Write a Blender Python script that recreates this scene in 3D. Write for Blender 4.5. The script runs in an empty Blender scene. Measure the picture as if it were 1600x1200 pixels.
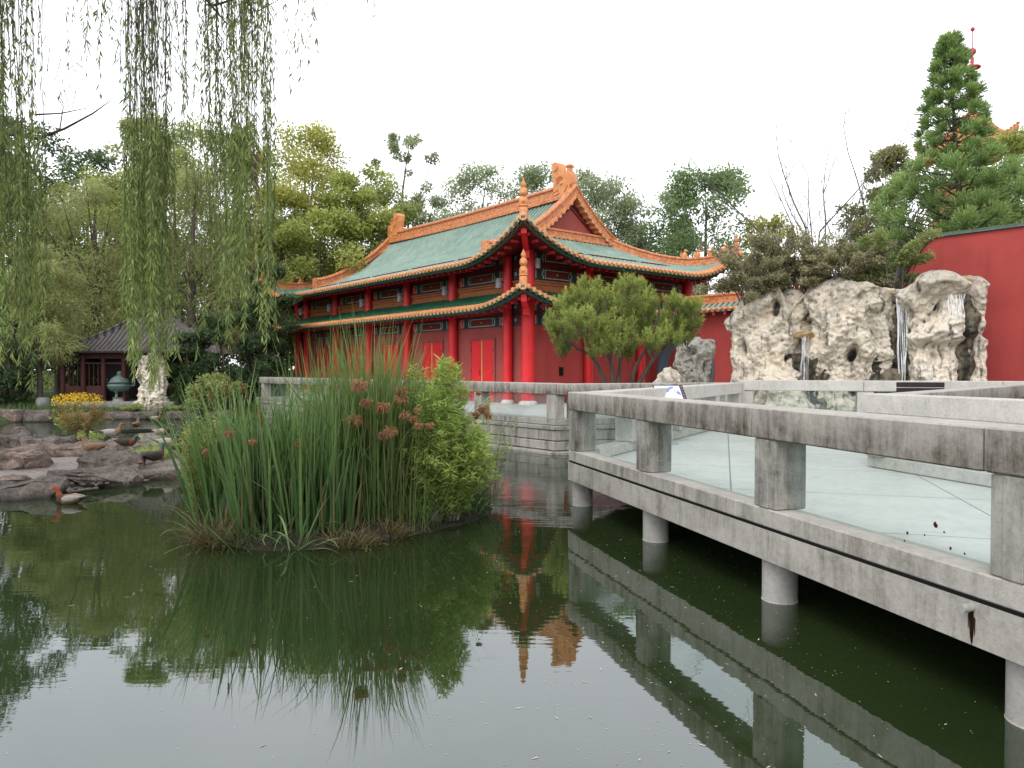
import bpy, bmesh, math, random
import numpy as np
from mathutils import Vector, Matrix, noise
random.seed(7); rng = np.random.default_rng(7)
sc = bpy.context.scene
COL = sc.collection
PI = math.pi
CAMZ = 2.37; F = 1150.0
def X(px, Y): return (px - 800.0) / F * Y            # photo column at distance Y -> world x
def Z(py, Y): return CAMZ + (577.0 - py) / F * Y     # photo row at distance Y -> world z

# ------------------------------------------------------------------ materials
MATS = {}
def new_mat(name):
    m = bpy.data.materials.new(name); m.use_nodes = True
    nt = m.node_tree; nt.nodes.clear()
    out = nt.nodes.new('ShaderNodeOutputMaterial')
    MATS[name] = m
    return m, nt, out
def N(nt, t, **kw):
    n = nt.nodes.new(t)
    for k, v in kw.items():
        if k.startswith('i_'):
            key = k[2:]
            n.inputs[int(key) if key.isdigit() else key.replace('_', ' ')].default_value = v
        else: setattr(n, k, v)
    return n
def L(nt, a, b): nt.links.new(a, b)
def c4(c): return (c[0], c[1], c[2], 1.0)
def coords(nt, scale=(1, 1, 1), kind='Object'):
    tc = N(nt, 'ShaderNodeTexCoord'); mp = N(nt, 'ShaderNodeMapping')
    mp.inputs['Scale'].default_value = scale
    L(nt, tc.outputs[kind], mp.inputs['Vector']); return mp.outputs['Vector']
def ramp(nt, fac, stops):
    r = N(nt, 'ShaderNodeValToRGB'); e = r.color_ramp.elements
    e[0].position, e[0].color = stops[0][0], c4(stops[0][1])
    e[1].position, e[1].color = stops[-1][0], c4(stops[-1][1])
    for p, c in stops[1:-1]:
        x = e.new(p); x.color = c4(c)
    L(nt, fac, r.inputs['Fac']); return r.outputs['Color']
def mixc(nt, fac, a, b, mode='MIX'):
    m = N(nt, 'ShaderNodeMix', data_type='RGBA', blend_type=mode)
    for s, v in ((m.inputs[0], fac), (m.inputs[6], a), (m.inputs[7], b)):
        if hasattr(v, 'links'): L(nt, v, s)
        else: s.default_value = v if not isinstance(v, tuple) else c4(v)
    return m.outputs[2]
def noise_t(nt, vec, scale, detail=5, rough=.6, dist=0):
    n = N(nt, 'ShaderNodeTexNoise'); n.inputs['Scale'].default_value = scale
    n.inputs['Detail'].default_value = detail; n.inputs['Roughness'].default_value = rough
    n.inputs['Distortion'].default_value = dist
    L(nt, vec, n.inputs['Vector']); return n.outputs['Fac']
def bump(nt, h, strength, dist=.02, prev=None):
    b = N(nt, 'ShaderNodeBump'); b.inputs['Strength'].default_value = strength
    b.inputs['Distance'].default_value = dist; L(nt, h, b.inputs['Height'])
    if prev is not None: L(nt, prev, b.inputs['Normal'])
    return b.outputs['Normal']
def principled(nt, out, col, rough=.7, spec=.4, normal=None, coat=0):
    p = N(nt, 'ShaderNodeBsdfPrincipled')
    if hasattr(col, 'links'): L(nt, col, p.inputs['Base Color'])
    else: p.inputs['Base Color'].default_value = c4(col)
    if hasattr(rough, 'links'): L(nt, rough, p.inputs['Roughness'])
    else: p.inputs['Roughness'].default_value = rough
    p.inputs['Specular IOR Level'].default_value = spec
    p.inputs['Coat Weight'].default_value = coat
    if normal is not None: L(nt, normal, p.inputs['Normal'])
    L(nt, p.outputs[0], out.inputs['Surface']); return p
def basic(name, col, rough=.7, var=.25, scale=3., spec=.3, bmp=.15, bscale=40., col2=None, stretch=(1, 1, 1)):
    m, nt, out = new_mat(name)
    v = coords(nt, stretch)
    n = noise_t(nt, v, scale, 6, .65)
    a = tuple(x * (1 - var) for x in col); b = col2 or tuple(min(1, x * (1 + var)) for x in col)
    c = ramp(nt, n, [(.3, a), (.7, b)])
    nb = bump(nt, noise_t(nt, v, bscale, 4), bmp, .02)
    principled(nt, out, c, rough, spec, nb); return m
def plaster(name, col):
    m, nt, out = new_mat(name); v = coords(nt)
    c = ramp(nt, noise_t(nt, v, .55, 7, .65), [(.3, tuple(x * .84 for x in col)), (.7, tuple(min(1, x * 1.10) for x in col))])
    st = ramp(nt, noise_t(nt, coords(nt, (2.6, 2.6, .22)), 1., 6, .7), [(.50, (1, 1, 1)), (.78, (.70, .70, .72))])
    c = mixc(nt, .8, c, st, 'MULTIPLY')
    sp = ramp(nt, noise_t(nt, v, 6, 7, .75), [(.66, (0, 0, 0)), (.80, (.30, .30, .30))]); c = mixc(nt, sp, c, tuple(min(1, x * .8 + .10) for x in col))
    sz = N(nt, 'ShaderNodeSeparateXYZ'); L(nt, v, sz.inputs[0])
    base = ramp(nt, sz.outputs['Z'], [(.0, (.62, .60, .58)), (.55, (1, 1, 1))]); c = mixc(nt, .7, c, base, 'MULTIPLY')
    principled(nt, out, c, .88, .2, bump(nt, noise_t(nt, v, 70, 5, .7), .35, .012, bump(nt, noise_t(nt, v, 3, 3), .2, .03)))
def concrete(name, light=(.46, .45, .43), dark=(.05, .048, .043), amount=.5, top_clean=True, streak=1., grad=0.):
    """weathered cast concrete: vertical black lichen streaks on the sides, pale worn top"""
    m, nt, out = new_mat(name)
    v = coords(nt)
    base = ramp(nt, noise_t(nt, v, 2.2, 8, .7), [(.3, tuple(x * .78 for x in light)), (.72, tuple(x * 1.1 for x in light))])
    vs = coords(nt, (5, 5, .7))
    st = noise_t(nt, vs, 1.0, 8, .72, .4)
    patch = noise_t(nt, v, .8, 8, .7, .5)
    mul = N(nt, 'ShaderNodeMath', operation='MULTIPLY'); L(nt, st, mul.inputs[0]); L(nt, patch, mul.inputs[1])
    fac = N(nt, 'ShaderNodeMapRange'); L(nt, mul.outputs[0], fac.inputs['Value'])
    fac.inputs['From Min'].default_value = .33 - .16 * amount; fac.inputs['From Max'].default_value = .46 - .10 * amount
    fac.inputs['To Max'].default_value = .88 * streak
    f = fac.outputs[0]
    if grad:
        sg = N(nt, 'ShaderNodeSeparateXYZ'); tg = N(nt, 'ShaderNodeTexCoord'); L(nt, tg.outputs['Generated'], sg.inputs[0])
        gr = N(nt, 'ShaderNodeMapRange'); L(nt, sg.outputs['Z'], gr.inputs['Value']); gr.inputs['From Min'].default_value = .95; gr.inputs['From Max'].default_value = .25
        gr.inputs['To Min'].default_value = 0; gr.inputs['To Max'].default_value = grad
        mg = N(nt, 'ShaderNodeMath', operation='MULTIPLY'); L(nt, gr.outputs[0], mg.inputs[0]); L(nt, noise_t(nt, coords(nt, (5, 5, 1.5)), 1.3, 7, .7), mg.inputs[1])
        ad = N(nt, 'ShaderNodeMath', operation='ADD'); L(nt, f, ad.inputs[0]); L(nt, mg.outputs[0], ad.inputs[1]); ad.use_clamp = True; f = ad.outputs[0]
    if top_clean:
        g = N(nt, 'ShaderNodeNewGeometry'); sx = N(nt, 'ShaderNodeSeparateXYZ'); L(nt, g.outputs['Normal'], sx.inputs[0])
        mr = N(nt, 'ShaderNodeMapRange'); L(nt, sx.outputs['Z'], mr.inputs['Value'])
        mr.inputs['From Min'].default_value = .4; mr.inputs['From Max'].default_value = .9
        mr.inputs['To Min'].default_value = 1.; mr.inputs['To Max'].default_value = .18
        m2 = N(nt, 'ShaderNodeMath', operation='MULTIPLY'); L(nt, f, m2.inputs[0]); L(nt, mr.outputs[0], m2.inputs[1]); f = m2.outputs[0]
    fine = noise_t(nt, v, 22, 5, .7)
    dcol = ramp(nt, fine, [(.3, dark), (.75, tuple(x * 3.2 for x in dark))])
    c = mixc(nt, f, base, dcol)
    sp = ramp(nt, fine, [(.25, (.72, .70, .68)), (.55, (1, 1, 1))])
    c = mixc(nt, .8, c, sp, 'MULTIPLY')
    nb = bump(nt, noise_t(nt, v, 60, 5, .7), .35, .012, bump(nt, noise_t(nt, v, 7, 4), .25, .03))
    principled(nt, out, c, .85, .2, nb); return m
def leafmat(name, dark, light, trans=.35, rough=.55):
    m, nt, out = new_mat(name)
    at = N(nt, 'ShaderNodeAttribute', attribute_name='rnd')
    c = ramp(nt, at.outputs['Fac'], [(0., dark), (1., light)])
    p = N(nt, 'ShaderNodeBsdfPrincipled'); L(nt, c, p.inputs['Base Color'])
    p.inputs['Roughness'].default_value = rough; p.inputs['Specular IOR Level'].default_value = .25
    t = N(nt, 'ShaderNodeBsdfTranslucent'); L(nt, c, t.inputs['Color'])
    mx = N(nt, 'ShaderNodeMixShader'); mx.inputs[0].default_value = trans
    L(nt, p.outputs[0], mx.inputs[1]); L(nt, t.outputs[0], mx.inputs[2]); L(nt, mx.outputs[0], out.inputs['Surface'])
    return m
def tilemat(name, c1, c2, dirt=(.02, .03, .02), rough=.28, rows=.25, line=.72):
    """glazed roof tiles; uv = (metres along eave, metres up slope)"""
    m, nt, out = new_mat(name)
    uv = N(nt, 'ShaderNodeUVMap'); uv.uv_map = 'UVMap'
    sx = N(nt, 'ShaderNodeSeparateXYZ'); L(nt, uv.outputs[0], sx.inputs[0])
    d = N(nt, 'ShaderNodeMath', operation='DIVIDE'); d.inputs[1].default_value = rows; L(nt, sx.outputs['Y'], d.inputs[0])
    fr = N(nt, 'ShaderNodeMath', operation='FRACT'); L(nt, d.outputs[0], fr.inputs[0])
    v = coords(nt)
    base = ramp(nt, noise_t(nt, v, .7, 6, .6), [(.3, c1), (.7, c2)])
    cell = N(nt, 'ShaderNodeTexWhiteNoise', noise_dimensions='2D')
    fl = N(nt, 'ShaderNodeVectorMath', operation='FLOOR'); dv = N(nt, 'ShaderNodeVectorMath', operation='DIVIDE')
    dv.inputs[1].default_value = (.28, rows, 1); L(nt, uv.outputs[0], dv.inputs[0]); L(nt, dv.outputs[0], fl.inputs[0]); L(nt, fl.outputs[0], cell.inputs['Vector'])
    cv = ramp(nt, cell.outputs['Value'], [(0, (.86, .86, .86)), (1, (1.08, 1.08, 1.08))])
    base = mixc(nt, 1., base, cv, 'MULTIPLY')
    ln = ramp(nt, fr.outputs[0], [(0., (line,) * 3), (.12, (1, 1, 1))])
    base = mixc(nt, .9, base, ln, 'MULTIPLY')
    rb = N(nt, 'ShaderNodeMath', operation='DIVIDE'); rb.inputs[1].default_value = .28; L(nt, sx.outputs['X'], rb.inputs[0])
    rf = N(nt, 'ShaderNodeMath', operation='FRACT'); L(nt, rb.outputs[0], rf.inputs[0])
    base = mixc(nt, 1., base, ramp(nt, rf.outputs[0], [(.12, (.24,) * 3), (.30, (1.,) * 3), (.70, (1.,) * 3), (.88, (.24,) * 3)]), 'MULTIPLY')  # valleys between ribs darkened in the colour, standing in for their shade
    dm = ramp(nt, noise_t(nt, v, 5, 6, .7), [(.55, (0, 0, 0)), (.75, (.55, .55, .55))])
    base = mixc(nt, dm, base, dirt)
    principled(nt, out, base, rough, .5, bump(nt, fr.outputs[0], .4, .03)); return m

plaster('red_plaster', (.43, .072, .064))
plaster('dark_red_plaster', (.40, .098, .086))
basic('column_red', (.74, .028, .034), .38, .12, 1.5, .35, .04, 30)
basic('door_red', (.74, .025, .032), .42, .08, 1.5, .35, .04, 30)
basic('coping_green', (.05, .085, .065), .6, .4, 6, .3, .3, 25)
basic('rafter_red', (.30, .012, .02), .6, .15, 3, .25, .05, 30)
basic('maroon_timber', (.14, .018, .019), .6, .25, 3, .25, .1, 30)
basic('beam_blue', (.045, .052, .075), .6, .3, 5, .25, .1, 30)
basic('beam_green', (.03, .10, .07), .6, .3, 6, .25, .1, 30)
basic('beam_red', (.17, .03, .026), .6, .25, 5, .25, .1, 30)
basic('beam_white', (.42, .52, .47), .6, .25, 9, .25, .1, 30)
basic('gold_strip', (.65, .42, .16), .45, .15, 5, .4, .05, 30)
basic('lamp_grey', (.36, .37, .40), .4, .08, 4, .4, .05, 30)
basic('dark_void', (.012, .011, .012), .8, .2, 2, .1, .05, 30)
basic('white_stone', (.66, .64, .60), .7, .12, 3, .3, .1, 30)
basic('paving_pale', (.50, .49, .47), .8, .12, 1.2, .25, .15, 60)
basic('dark_timber', (.022, .016, .015), .55, .35, 4, .3, .1, 30)
basic('pavilion_red', (.050, .013, .011), .6, .3, 2, .25, .1, 30)
basic('bronze', (.10, .15, .135), .6, .4, 9, .4, .2, 40)
basic('stone_grey', (.22, .22, .215), .85, .25, 5, .2, .4, 40)
basic('bark', (.095, .08, .066), .9, .4, 8, .1, .6, 25, stretch=(1, 1, .25))
basic('bark_pale', (.20, .185, .165), .9, .35, 8, .1, .5, 25, stretch=(1, 1, .25))
basic('twig_grey', (.13, .115, .11), .9, .3, 8, .1, .3, 25)
basic('moongate_blue', (.10, .125, .17), .6, .15, 3, .3, .1, 30)
basic('spire_red', (.50, .06, .09), .5, .15, 3, .3, .1, 30)
basic('panel_white', (.74, .75, .77), .35, .04, 3, .4, .0, 30)
basic('panel_blue', (.16, .26, .56), .4, .25, 40, .4, .0, 30)
basic('panel_ink', (.08, .08, .09), .4, .1, 40, .4, .0, 30)
basic('panel_grey', (.42, .43, .45), .4, .1, 40, .4, .0, 30)
basic('panel_purple', (.05, .022, .05), .4, .2, 10, .4, .0, 30)
basic('stalk_olive', (.13, .15, .05), .8, .3, 8, .2, .1, 30)
basic('cattail_brown', (.16, .06, .03), .9, .3, 20, .1, .4, 90)
basic('rust', (.055, .022, .011), .95, .6, 16, .1, .3, 60)
basic('mud', (.035, .032, .022), .8, .4, 6, .2, .5, 25)
basic('soil_grass', (.07, .095, .035), .9, .45, 2.5, .1, .6, 20)
basic('wet_gravel', (.20, .17, .155), .55, .45, 6, .4, .7, 22)
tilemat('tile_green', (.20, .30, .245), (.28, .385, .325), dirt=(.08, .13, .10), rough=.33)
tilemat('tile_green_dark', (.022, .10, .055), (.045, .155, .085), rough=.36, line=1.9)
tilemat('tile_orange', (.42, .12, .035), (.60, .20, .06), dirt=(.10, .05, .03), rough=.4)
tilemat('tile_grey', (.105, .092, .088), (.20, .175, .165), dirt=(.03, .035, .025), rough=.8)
def terracotta(name, c1, c2, scale=9., rough=.5):
    m, nt, out = new_mat(name)
    v = coords(nt)
    vo = N(nt, 'ShaderNodeTexVoronoi', feature='SMOOTH_F1'); vo.inputs['Scale'].default_value = scale; L(nt, v, vo.inputs['Vector'])
    c = ramp(nt, vo.outputs['Distance'], [(.1, c2), (.65, c1)])
    c = mixc(nt, ramp(nt, noise_t(nt, v, 4, 6, .7), [(.5, (0, 0, 0)), (.8, (.5, .5, .5))]), c, tuple(x * .35 for x in c1))
    principled(nt, out, c, rough, .4, bump(nt, vo.outputs['Distance'], .7, .05)); return m
terracotta('ridge_orange', (.50, .17, .07), (.74, .31, .14), 8.)
terracotta('ridge_plain', (.64, .24, .085), (.76, .34, .14), 2.5)
terracotta('band_orange', (.40, .13, .045), (.48, .17, .06), 5., .6)
terracotta('cap_pale', (.62, .31, .15), (.74, .42, .22), 7.)
concrete('concrete_rail', (.49, .46, .42), (.05, .043, .034), .72, grad=.85)
concrete('concrete_fascia', (.49, .465, .425), (.07, .06, .048), .72, streak=.85)
concrete('concrete_post', (.46, .44, .405), (.042, .037, .03), .85, grad=.35)
concrete('concrete_clean', (.56, .54, .505), (.14, .13, .115), .5, streak=.6)
concrete('concrete_pier', (.47, .45, .42), (.10, .09, .075), .25, streak=.7)
concrete('wall_stone', (.38, .36, .33), (.05, .046, .04), .70, top_clean=False)
def floor_mat():
    m, nt, out = new_mat('deck_floor_concrete'); v = coords(nt)
    c = ramp(nt, noise_t(nt, v, .6, 8, .65), [(.3, (.53, .525, .51)), (.7, (.64, .635, .615))])
    c = mixc(nt, .9, c, ramp(nt, noise_t(nt, v, 9, 6, .7), [(.25, (.80, .79, .77)), (.5, (1, 1, 1))]), 'MULTIPLY')
    c = mixc(nt, .8, c, ramp(nt, noise_t(nt, v, 1.7, 8, .75, .6), [(.36, (.88, .87, .85)), (.55, (1, 1, 1))]), 'MULTIPLY')
    c = mixc(nt, 1., c, ramp(nt, noise_t(nt, v, 55, 2, .5), [(.70, (1, 1, 1)), (.76, (.55, .53, .50))]), 'MULTIPLY')
    b = N(nt, 'ShaderNodeTexBrick'); b.offset = 0; b.inputs['Scale'].default_value = 1.
    b.inputs['Mortar Size'].default_value = .012; b.inputs['Brick Width'].default_value = 2.7; b.inputs['Row Height'].default_value = 2.35
    b.inputs['Color1'].default_value = b.inputs['Color2'].default_value = (1, 1, 1, 1); b.inputs['Mortar'].default_value = (.42, .42, .40, 1)
    mp = N(nt, 'ShaderNodeMapping'); mp.inputs['Rotation'].default_value = (0, 0, math.radians(16.1)); L(nt, v, mp.inputs[0]); L(nt, mp.outputs[0], b.inputs['Vector'])
    c = mixc(nt, 1., c, b.outputs['Color'], 'MULTIPLY')
    principled(nt, out, c, .75, .3, bump(nt, noise_t(nt, v, 50, 4), .1, .01))
floor_mat()
def N_div(nt, s, k):
    n = N(nt, 'ShaderNodeMath', operation='DIVIDE'); n.inputs[1].default_value = k; L(nt, s, n.inputs[0]); return n.outputs[0]
def taihu(name, pale=(.80, .73, .62), warm=(.74, .62, .46), dark=(.035, .032, .028), wet=0., gray=(.27, .26, .245)):
    m, nt, out = new_mat(name); v = coords(nt)
    c = ramp(nt, noise_t(nt, v, 1.1, 7, .65), [(.26, gray), (.42, pale), (.72, warm)])
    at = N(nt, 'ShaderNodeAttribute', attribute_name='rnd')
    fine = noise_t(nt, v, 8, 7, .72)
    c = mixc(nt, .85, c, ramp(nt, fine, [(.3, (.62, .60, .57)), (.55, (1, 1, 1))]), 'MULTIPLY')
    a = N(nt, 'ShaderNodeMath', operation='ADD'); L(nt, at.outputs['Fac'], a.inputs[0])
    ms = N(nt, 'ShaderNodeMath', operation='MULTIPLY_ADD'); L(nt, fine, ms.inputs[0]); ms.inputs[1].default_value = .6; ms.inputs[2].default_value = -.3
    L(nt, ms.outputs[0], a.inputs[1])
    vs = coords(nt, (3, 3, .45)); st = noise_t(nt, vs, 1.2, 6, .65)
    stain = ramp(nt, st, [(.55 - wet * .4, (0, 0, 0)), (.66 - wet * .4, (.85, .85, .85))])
    cav = ramp(nt, a.outputs[0], [(.28, (0, 0, 0)), (.74, (.95, .95, .95))])  # pits and hollows blackened in the colour, in place of cavity shade
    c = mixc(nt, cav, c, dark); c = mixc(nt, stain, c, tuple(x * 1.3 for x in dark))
    so_ = N(nt, 'ShaderNodeSeparateXYZ'); L(nt, v, so_.inputs[0])
    ht = N(nt, 'ShaderNodeMath', operation='MULTIPLY_ADD'); L(nt, noise_t(nt, v, 1.6, 6, .7), ht.inputs[0]); ht.inputs[1].default_value = 3.4; ht.inputs[2].default_value = -1.7
    ha = N(nt, 'ShaderNodeMath', operation='ADD'); L(nt, ht.outputs[0], ha.inputs[0]); L(nt, so_.outputs['Z'], ha.inputs[1])
    c = mixc(nt, ramp(nt, N_div(nt, ha.outputs[0], 6.), [(.70, (0, 0, 0)), (1.0, (.6, .6, .6))]), c, tuple(x * .55 for x in gray))
    c = mixc(nt, ramp(nt, noise_t(nt, v, .9, 7, .75), [(.56, (0, 0, 0)), (.70, (.5, .5, .5))]), c, tuple(x * .62 for x in gray))
    vo = N(nt, 'ShaderNodeTexVoronoi', feature='SMOOTH_F1'); vo.inputs['Scale'].default_value = 7; L(nt, v, vo.inputs['Vector'])
    nb = bump(nt, vo.outputs['Distance'], .8, .12, bump(nt, fine, .8, .08))
    principled(nt, out, c, .85 - wet * .45, .25 + wet * .2, nb)
taihu('taihu_stone'); taihu('taihu_wet', (.20, .175, .13), (.19, .145, .085), (.024, .022, .018), .30, (.10, .10, .09))
taihu('taihu_grey', (.45, .43, .39), (.42, .38, .32), (.05, .048, .043))
def slabmat():
    m, nt, out = new_mat('slab_rock'); v = coords(nt, kind='Object')
    oi = N(nt, 'ShaderNodeObjectInfo')
    c = ramp(nt, noise_t(nt, v, 2.2, 8, .72), [(.3, (.10, .088, .08)), (.5, (.27, .232, .207)), (.70, (.46, .395, .355))])
    t = ramp(nt, oi.outputs['Random'], [(0, (.62, .62, .62)), (.5, (.95, .92, .90)), (1, (1.08, .93, .86))])
    c = mixc(nt, 1., c, t, 'MULTIPLY')
    vo = N(nt, 'ShaderNodeTexVoronoi', feature='DISTANCE_TO_EDGE'); vo.inputs['Scale'].default_value = 2.4; L(nt, v, vo.inputs['Vector'])
    crack = ramp(nt, vo.outputs['Distance'], [(.0, (.25, .24, .23)), (.03, (1, 1, 1))])
    c = mixc(nt, .22, c, crack, 'MULTIPLY')
    g = N(nt, 'ShaderNodeNewGeometry'); sx = N(nt, 'ShaderNodeSeparateXYZ'); L(nt, g.outputs['Position'], sx.inputs[0])
    wetl = ramp(nt, sx.outputs['Z'], [(.02, (.32, .31, .30)), (.10, (1, 1, 1))])
    c = mixc(nt, 1., c, wetl, 'MULTIPLY')
    fine = noise_t(nt, v, 14, 8, .75)
    c = mixc(nt, .95, c, ramp(nt, fine, [(.3, (.30, .29, .28)), (.6, (1.12, 1.12, 1.12))]), 'MULTIPLY')
    principled(nt, out, c, .8, .3, bump(nt, fine, .9, .08, bump(nt, noise_t(nt, v, 4, 6, .7), .8, .16)))
slabmat()
def glassmat():
    m, nt, out = new_mat('rail_glass')
    tr = N(nt, 'ShaderNodeBsdfTransparent'); tr.inputs[0].default_value = (.87, .95, .925, 1)
    gl = N(nt, 'ShaderNodeBsdfGlossy'); gl.inputs['Roughness'].default_value = .03; gl.inputs[0].default_value = (.9, .97, .96, 1)
    df = N(nt, 'ShaderNodeBsdfDiffuse'); v = coords(nt)
    hz = ramp(nt, noise_t(nt, v, 3, 6, .7), [(.3, (.30, .40, .38)), (.7, (.42, .52, .50))]); L(nt, hz, df.inputs[0])
    lw = N(nt, 'ShaderNodeLayerWeight'); lw.inputs['Blend'].default_value = .5; pw = N(nt, 'ShaderNodeMath', operation='POWER'); pw.inputs[1].default_value = 5.; L(nt, lw.outputs['Facing'], pw.inputs[0])
    fr = N(nt, 'ShaderNodeMath', operation='MULTIPLY_ADD'); L(nt, pw.outputs[0], fr.inputs[0]); fr.inputs[1].default_value = .85; fr.inputs[2].default_value = .07
    m1 = N(nt, 'ShaderNodeMixShader'); L(nt, fr.outputs[0], m1.inputs[0]); L(nt, tr.outputs[0], m1.inputs[1]); L(nt, gl.outputs[0], m1.inputs[2])
    m2 = N(nt, 'ShaderNodeMixShader'); m2.inputs[0].default_value = .15; L(nt, m1.outputs[0], m2.inputs[1]); L(nt, df.outputs[0], m2.inputs[2])
    L(nt, m2.outputs[0], out.inputs['Surface'])
glassmat()
def watermat():
    m, nt, out = new_mat('pond_water')
    v = coords(nt, (1, 1, 1))
    va = coords(nt, (.35, 1.15, 1))
    n1 = noise_t(nt, va, 1.6, 3, .5); n2 = noise_t(nt, va, 6.5, 3, .5)
    big = noise_t(nt, v, .11, 2, .5)
    amp = N(nt, 'ShaderNodeMapRange'); L(nt, big, amp.inputs['Value']); amp.inputs['From Min'].default_value = .42; amp.inputs['From Max'].default_value = .62
    amp.inputs['To Min'].default_value = .16; amp.inputs['To Max'].default_value = .60
    # breeze ruffles the far water more than the sheltered near water
    pos = N(nt, 'ShaderNodeSeparateXYZ'); L(nt, v, pos.inputs[0])
    far = N(nt, 'ShaderNodeMapRange'); L(nt, pos.outputs['Y'], far.inputs['Value'])
    far.inputs['From Min'].default_value = 9; far.inputs['From Max'].default_value = 22; far.inputs['To Min'].default_value = .35; far.inputs['To Max'].default_value = 1.6
    am = N(nt, 'ShaderNodeMath', operation='MULTIPLY'); L(nt, amp.outputs[0], am.inputs[0]); L(nt, far.outputs[0], am.inputs[1])
    b1 = N(nt, 'ShaderNodeBump'); b1.inputs['Distance'].default_value = .020; L(nt, am.outputs[0], b1.inputs['Strength']); L(nt, n1, b1.inputs['Height'])
    b2 = N(nt, 'ShaderNodeBump'); b2.inputs['Distance'].default_value = .0045; L(nt, am.outputs[0], b2.inputs['Strength']); L(nt, n2, b2.inputs['Height']); L(nt, b1.outputs[0], b2.inputs['Normal'])
    df = N(nt, 'ShaderNodeBsdfDiffuse')
    c = ramp(nt, noise_t(nt, v, .35, 5, .6), [(.3, (.017, .029, .009)), (.7, (.025, .039, .013))]); L(nt, c, df.inputs[0])
    gl = N(nt, 'ShaderNodeBsdfGlossy'); gl.inputs['Roughness'].default_value = .018; gl.inputs[0].default_value = (.93, .95, 1.0, 1)
    fr = N(nt, 'ShaderNodeFresnel'); fr.inputs[0].default_value = 2.2; L(nt, b2.outputs[0], fr.inputs['Normal'])
    L(nt, b2.outputs[0], gl.inputs['Normal'])
    mx = N(nt, 'ShaderNodeMixShader'); L(nt, fr.outputs[0], mx.inputs[0]); L(nt, df.outputs[0], mx.inputs[1]); L(nt, gl.outputs[0], mx.inputs[2])
    L(nt, mx.outputs[0], out.inputs['Surface'])
watermat()
def fallmat():
    m, nt, out = new_mat('falling_water')
    v = coords(nt, (14, 14, .8))
    n = noise_t(nt, v, 2.2, 4, .6)
    f = N(nt, 'ShaderNodeMapRange'); L(nt, n, f.inputs['Value']); f.inputs['From Min'].default_value = .42; f.inputs['From Max'].default_value = .66
    f.inputs['To Min'].default_value = .22; f.inputs['To Max'].default_value = .96
    tr = N(nt, 'ShaderNodeBsdfTransparent'); df = N(nt, 'ShaderNodeBsdfPrincipled')
    df.inputs['Base Color'].default_value = (.92, .94, .96, 1); df.inputs['Roughness'].default_value = .35
    mx = N(nt, 'ShaderNodeMixShader'); L(nt, f.outputs[0], mx.inputs[0]); L(nt, tr.outputs[0], mx.inputs[1]); L(nt, df.outputs[0], mx.inputs[2])
    L(nt, mx.outputs[0], out.inputs['Surface'])
fallmat()
# foliage palette
leafmat('leaf_yellow', (0.25, 0.27, 0.06), (0.66, 0.66, 0.2), .5)
leafmat('leaf_lime', (0.2, 0.26, 0.055), (0.6, 0.64, 0.22), .5)  # paled and greyed in the colour, for haze on the distant trees
leafmat('leaf_mid', (0.16, 0.21, 0.065), (0.52, 0.57, 0.23), .5)  # same distance haze mixed into its light tone
leafmat('leaf_dark', (0.045, 0.08, 0.035), (0.17, 0.24, 0.11), .5)
leafmat('leaf_grey', (0.19, 0.235, 0.14), (0.52, 0.58, 0.34), .5)
leafmat('leaf_deep', (0.1, 0.165, 0.075), (0.36, 0.47, 0.21), .5)
leafmat('leaf_olive', (0.13, 0.14, 0.055), (0.42, 0.42, 0.19), .5)
leafmat('leaf_bush', (0.16, 0.155, 0.08), (0.54, 0.51, 0.3), .5)
leafmat('leaf_feather', (0.21, 0.235, 0.085), (0.58, 0.6, 0.26), .5)
leafmat('leaf_willow', (0.085, 0.125, 0.035), (0.36, 0.45, 0.14), .3)
leafmat('leaf_dead', (.10, .055, .035), (.30, .19, .13), .2)
leafmat('needle_pine', (0.12, 0.165, 0.035), (0.47, 0.54, 0.14), .2)
leafmat('needle_conifer', (0.075, 0.135, 0.045), (0.38, 0.52, 0.19), .25)
leafmat('blade_cattail', (0.04, 0.1, 0.03), (0.28, 0.42, 0.14), .25)
leafmat('blade_rush', (0.055, 0.105, 0.028), (0.28, 0.38, 0.12), .25)
leafmat('blade_sedge', (0.057, 0.109, 0.04), (0.31, 0.414, 0.172), .25)
leafmat('blade_lime', (0.16, 0.25, 0.04), (0.52, 0.64, 0.18), .35)
leafmat('blade_dry', (.10, .075, .03), (.36, .30, .14), .2)
leafmat('flower_yellow', (.50, .30, .01), (.78, .55, .03), .2)
leafmat('flower_gold', (.16, .12, .03), (.36, .24, .07), .2)
leafmat('seed_head_brown', (.24, .11, .05), (.55, .32, .17), .2)
leafmat('grass_bank', (0.04, 0.08, 0.025), (0.18, 0.26, 0.09), .25)
leafmat('float_debris', (.35, .33, .26), (.75, .73, .66), .1)

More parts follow.
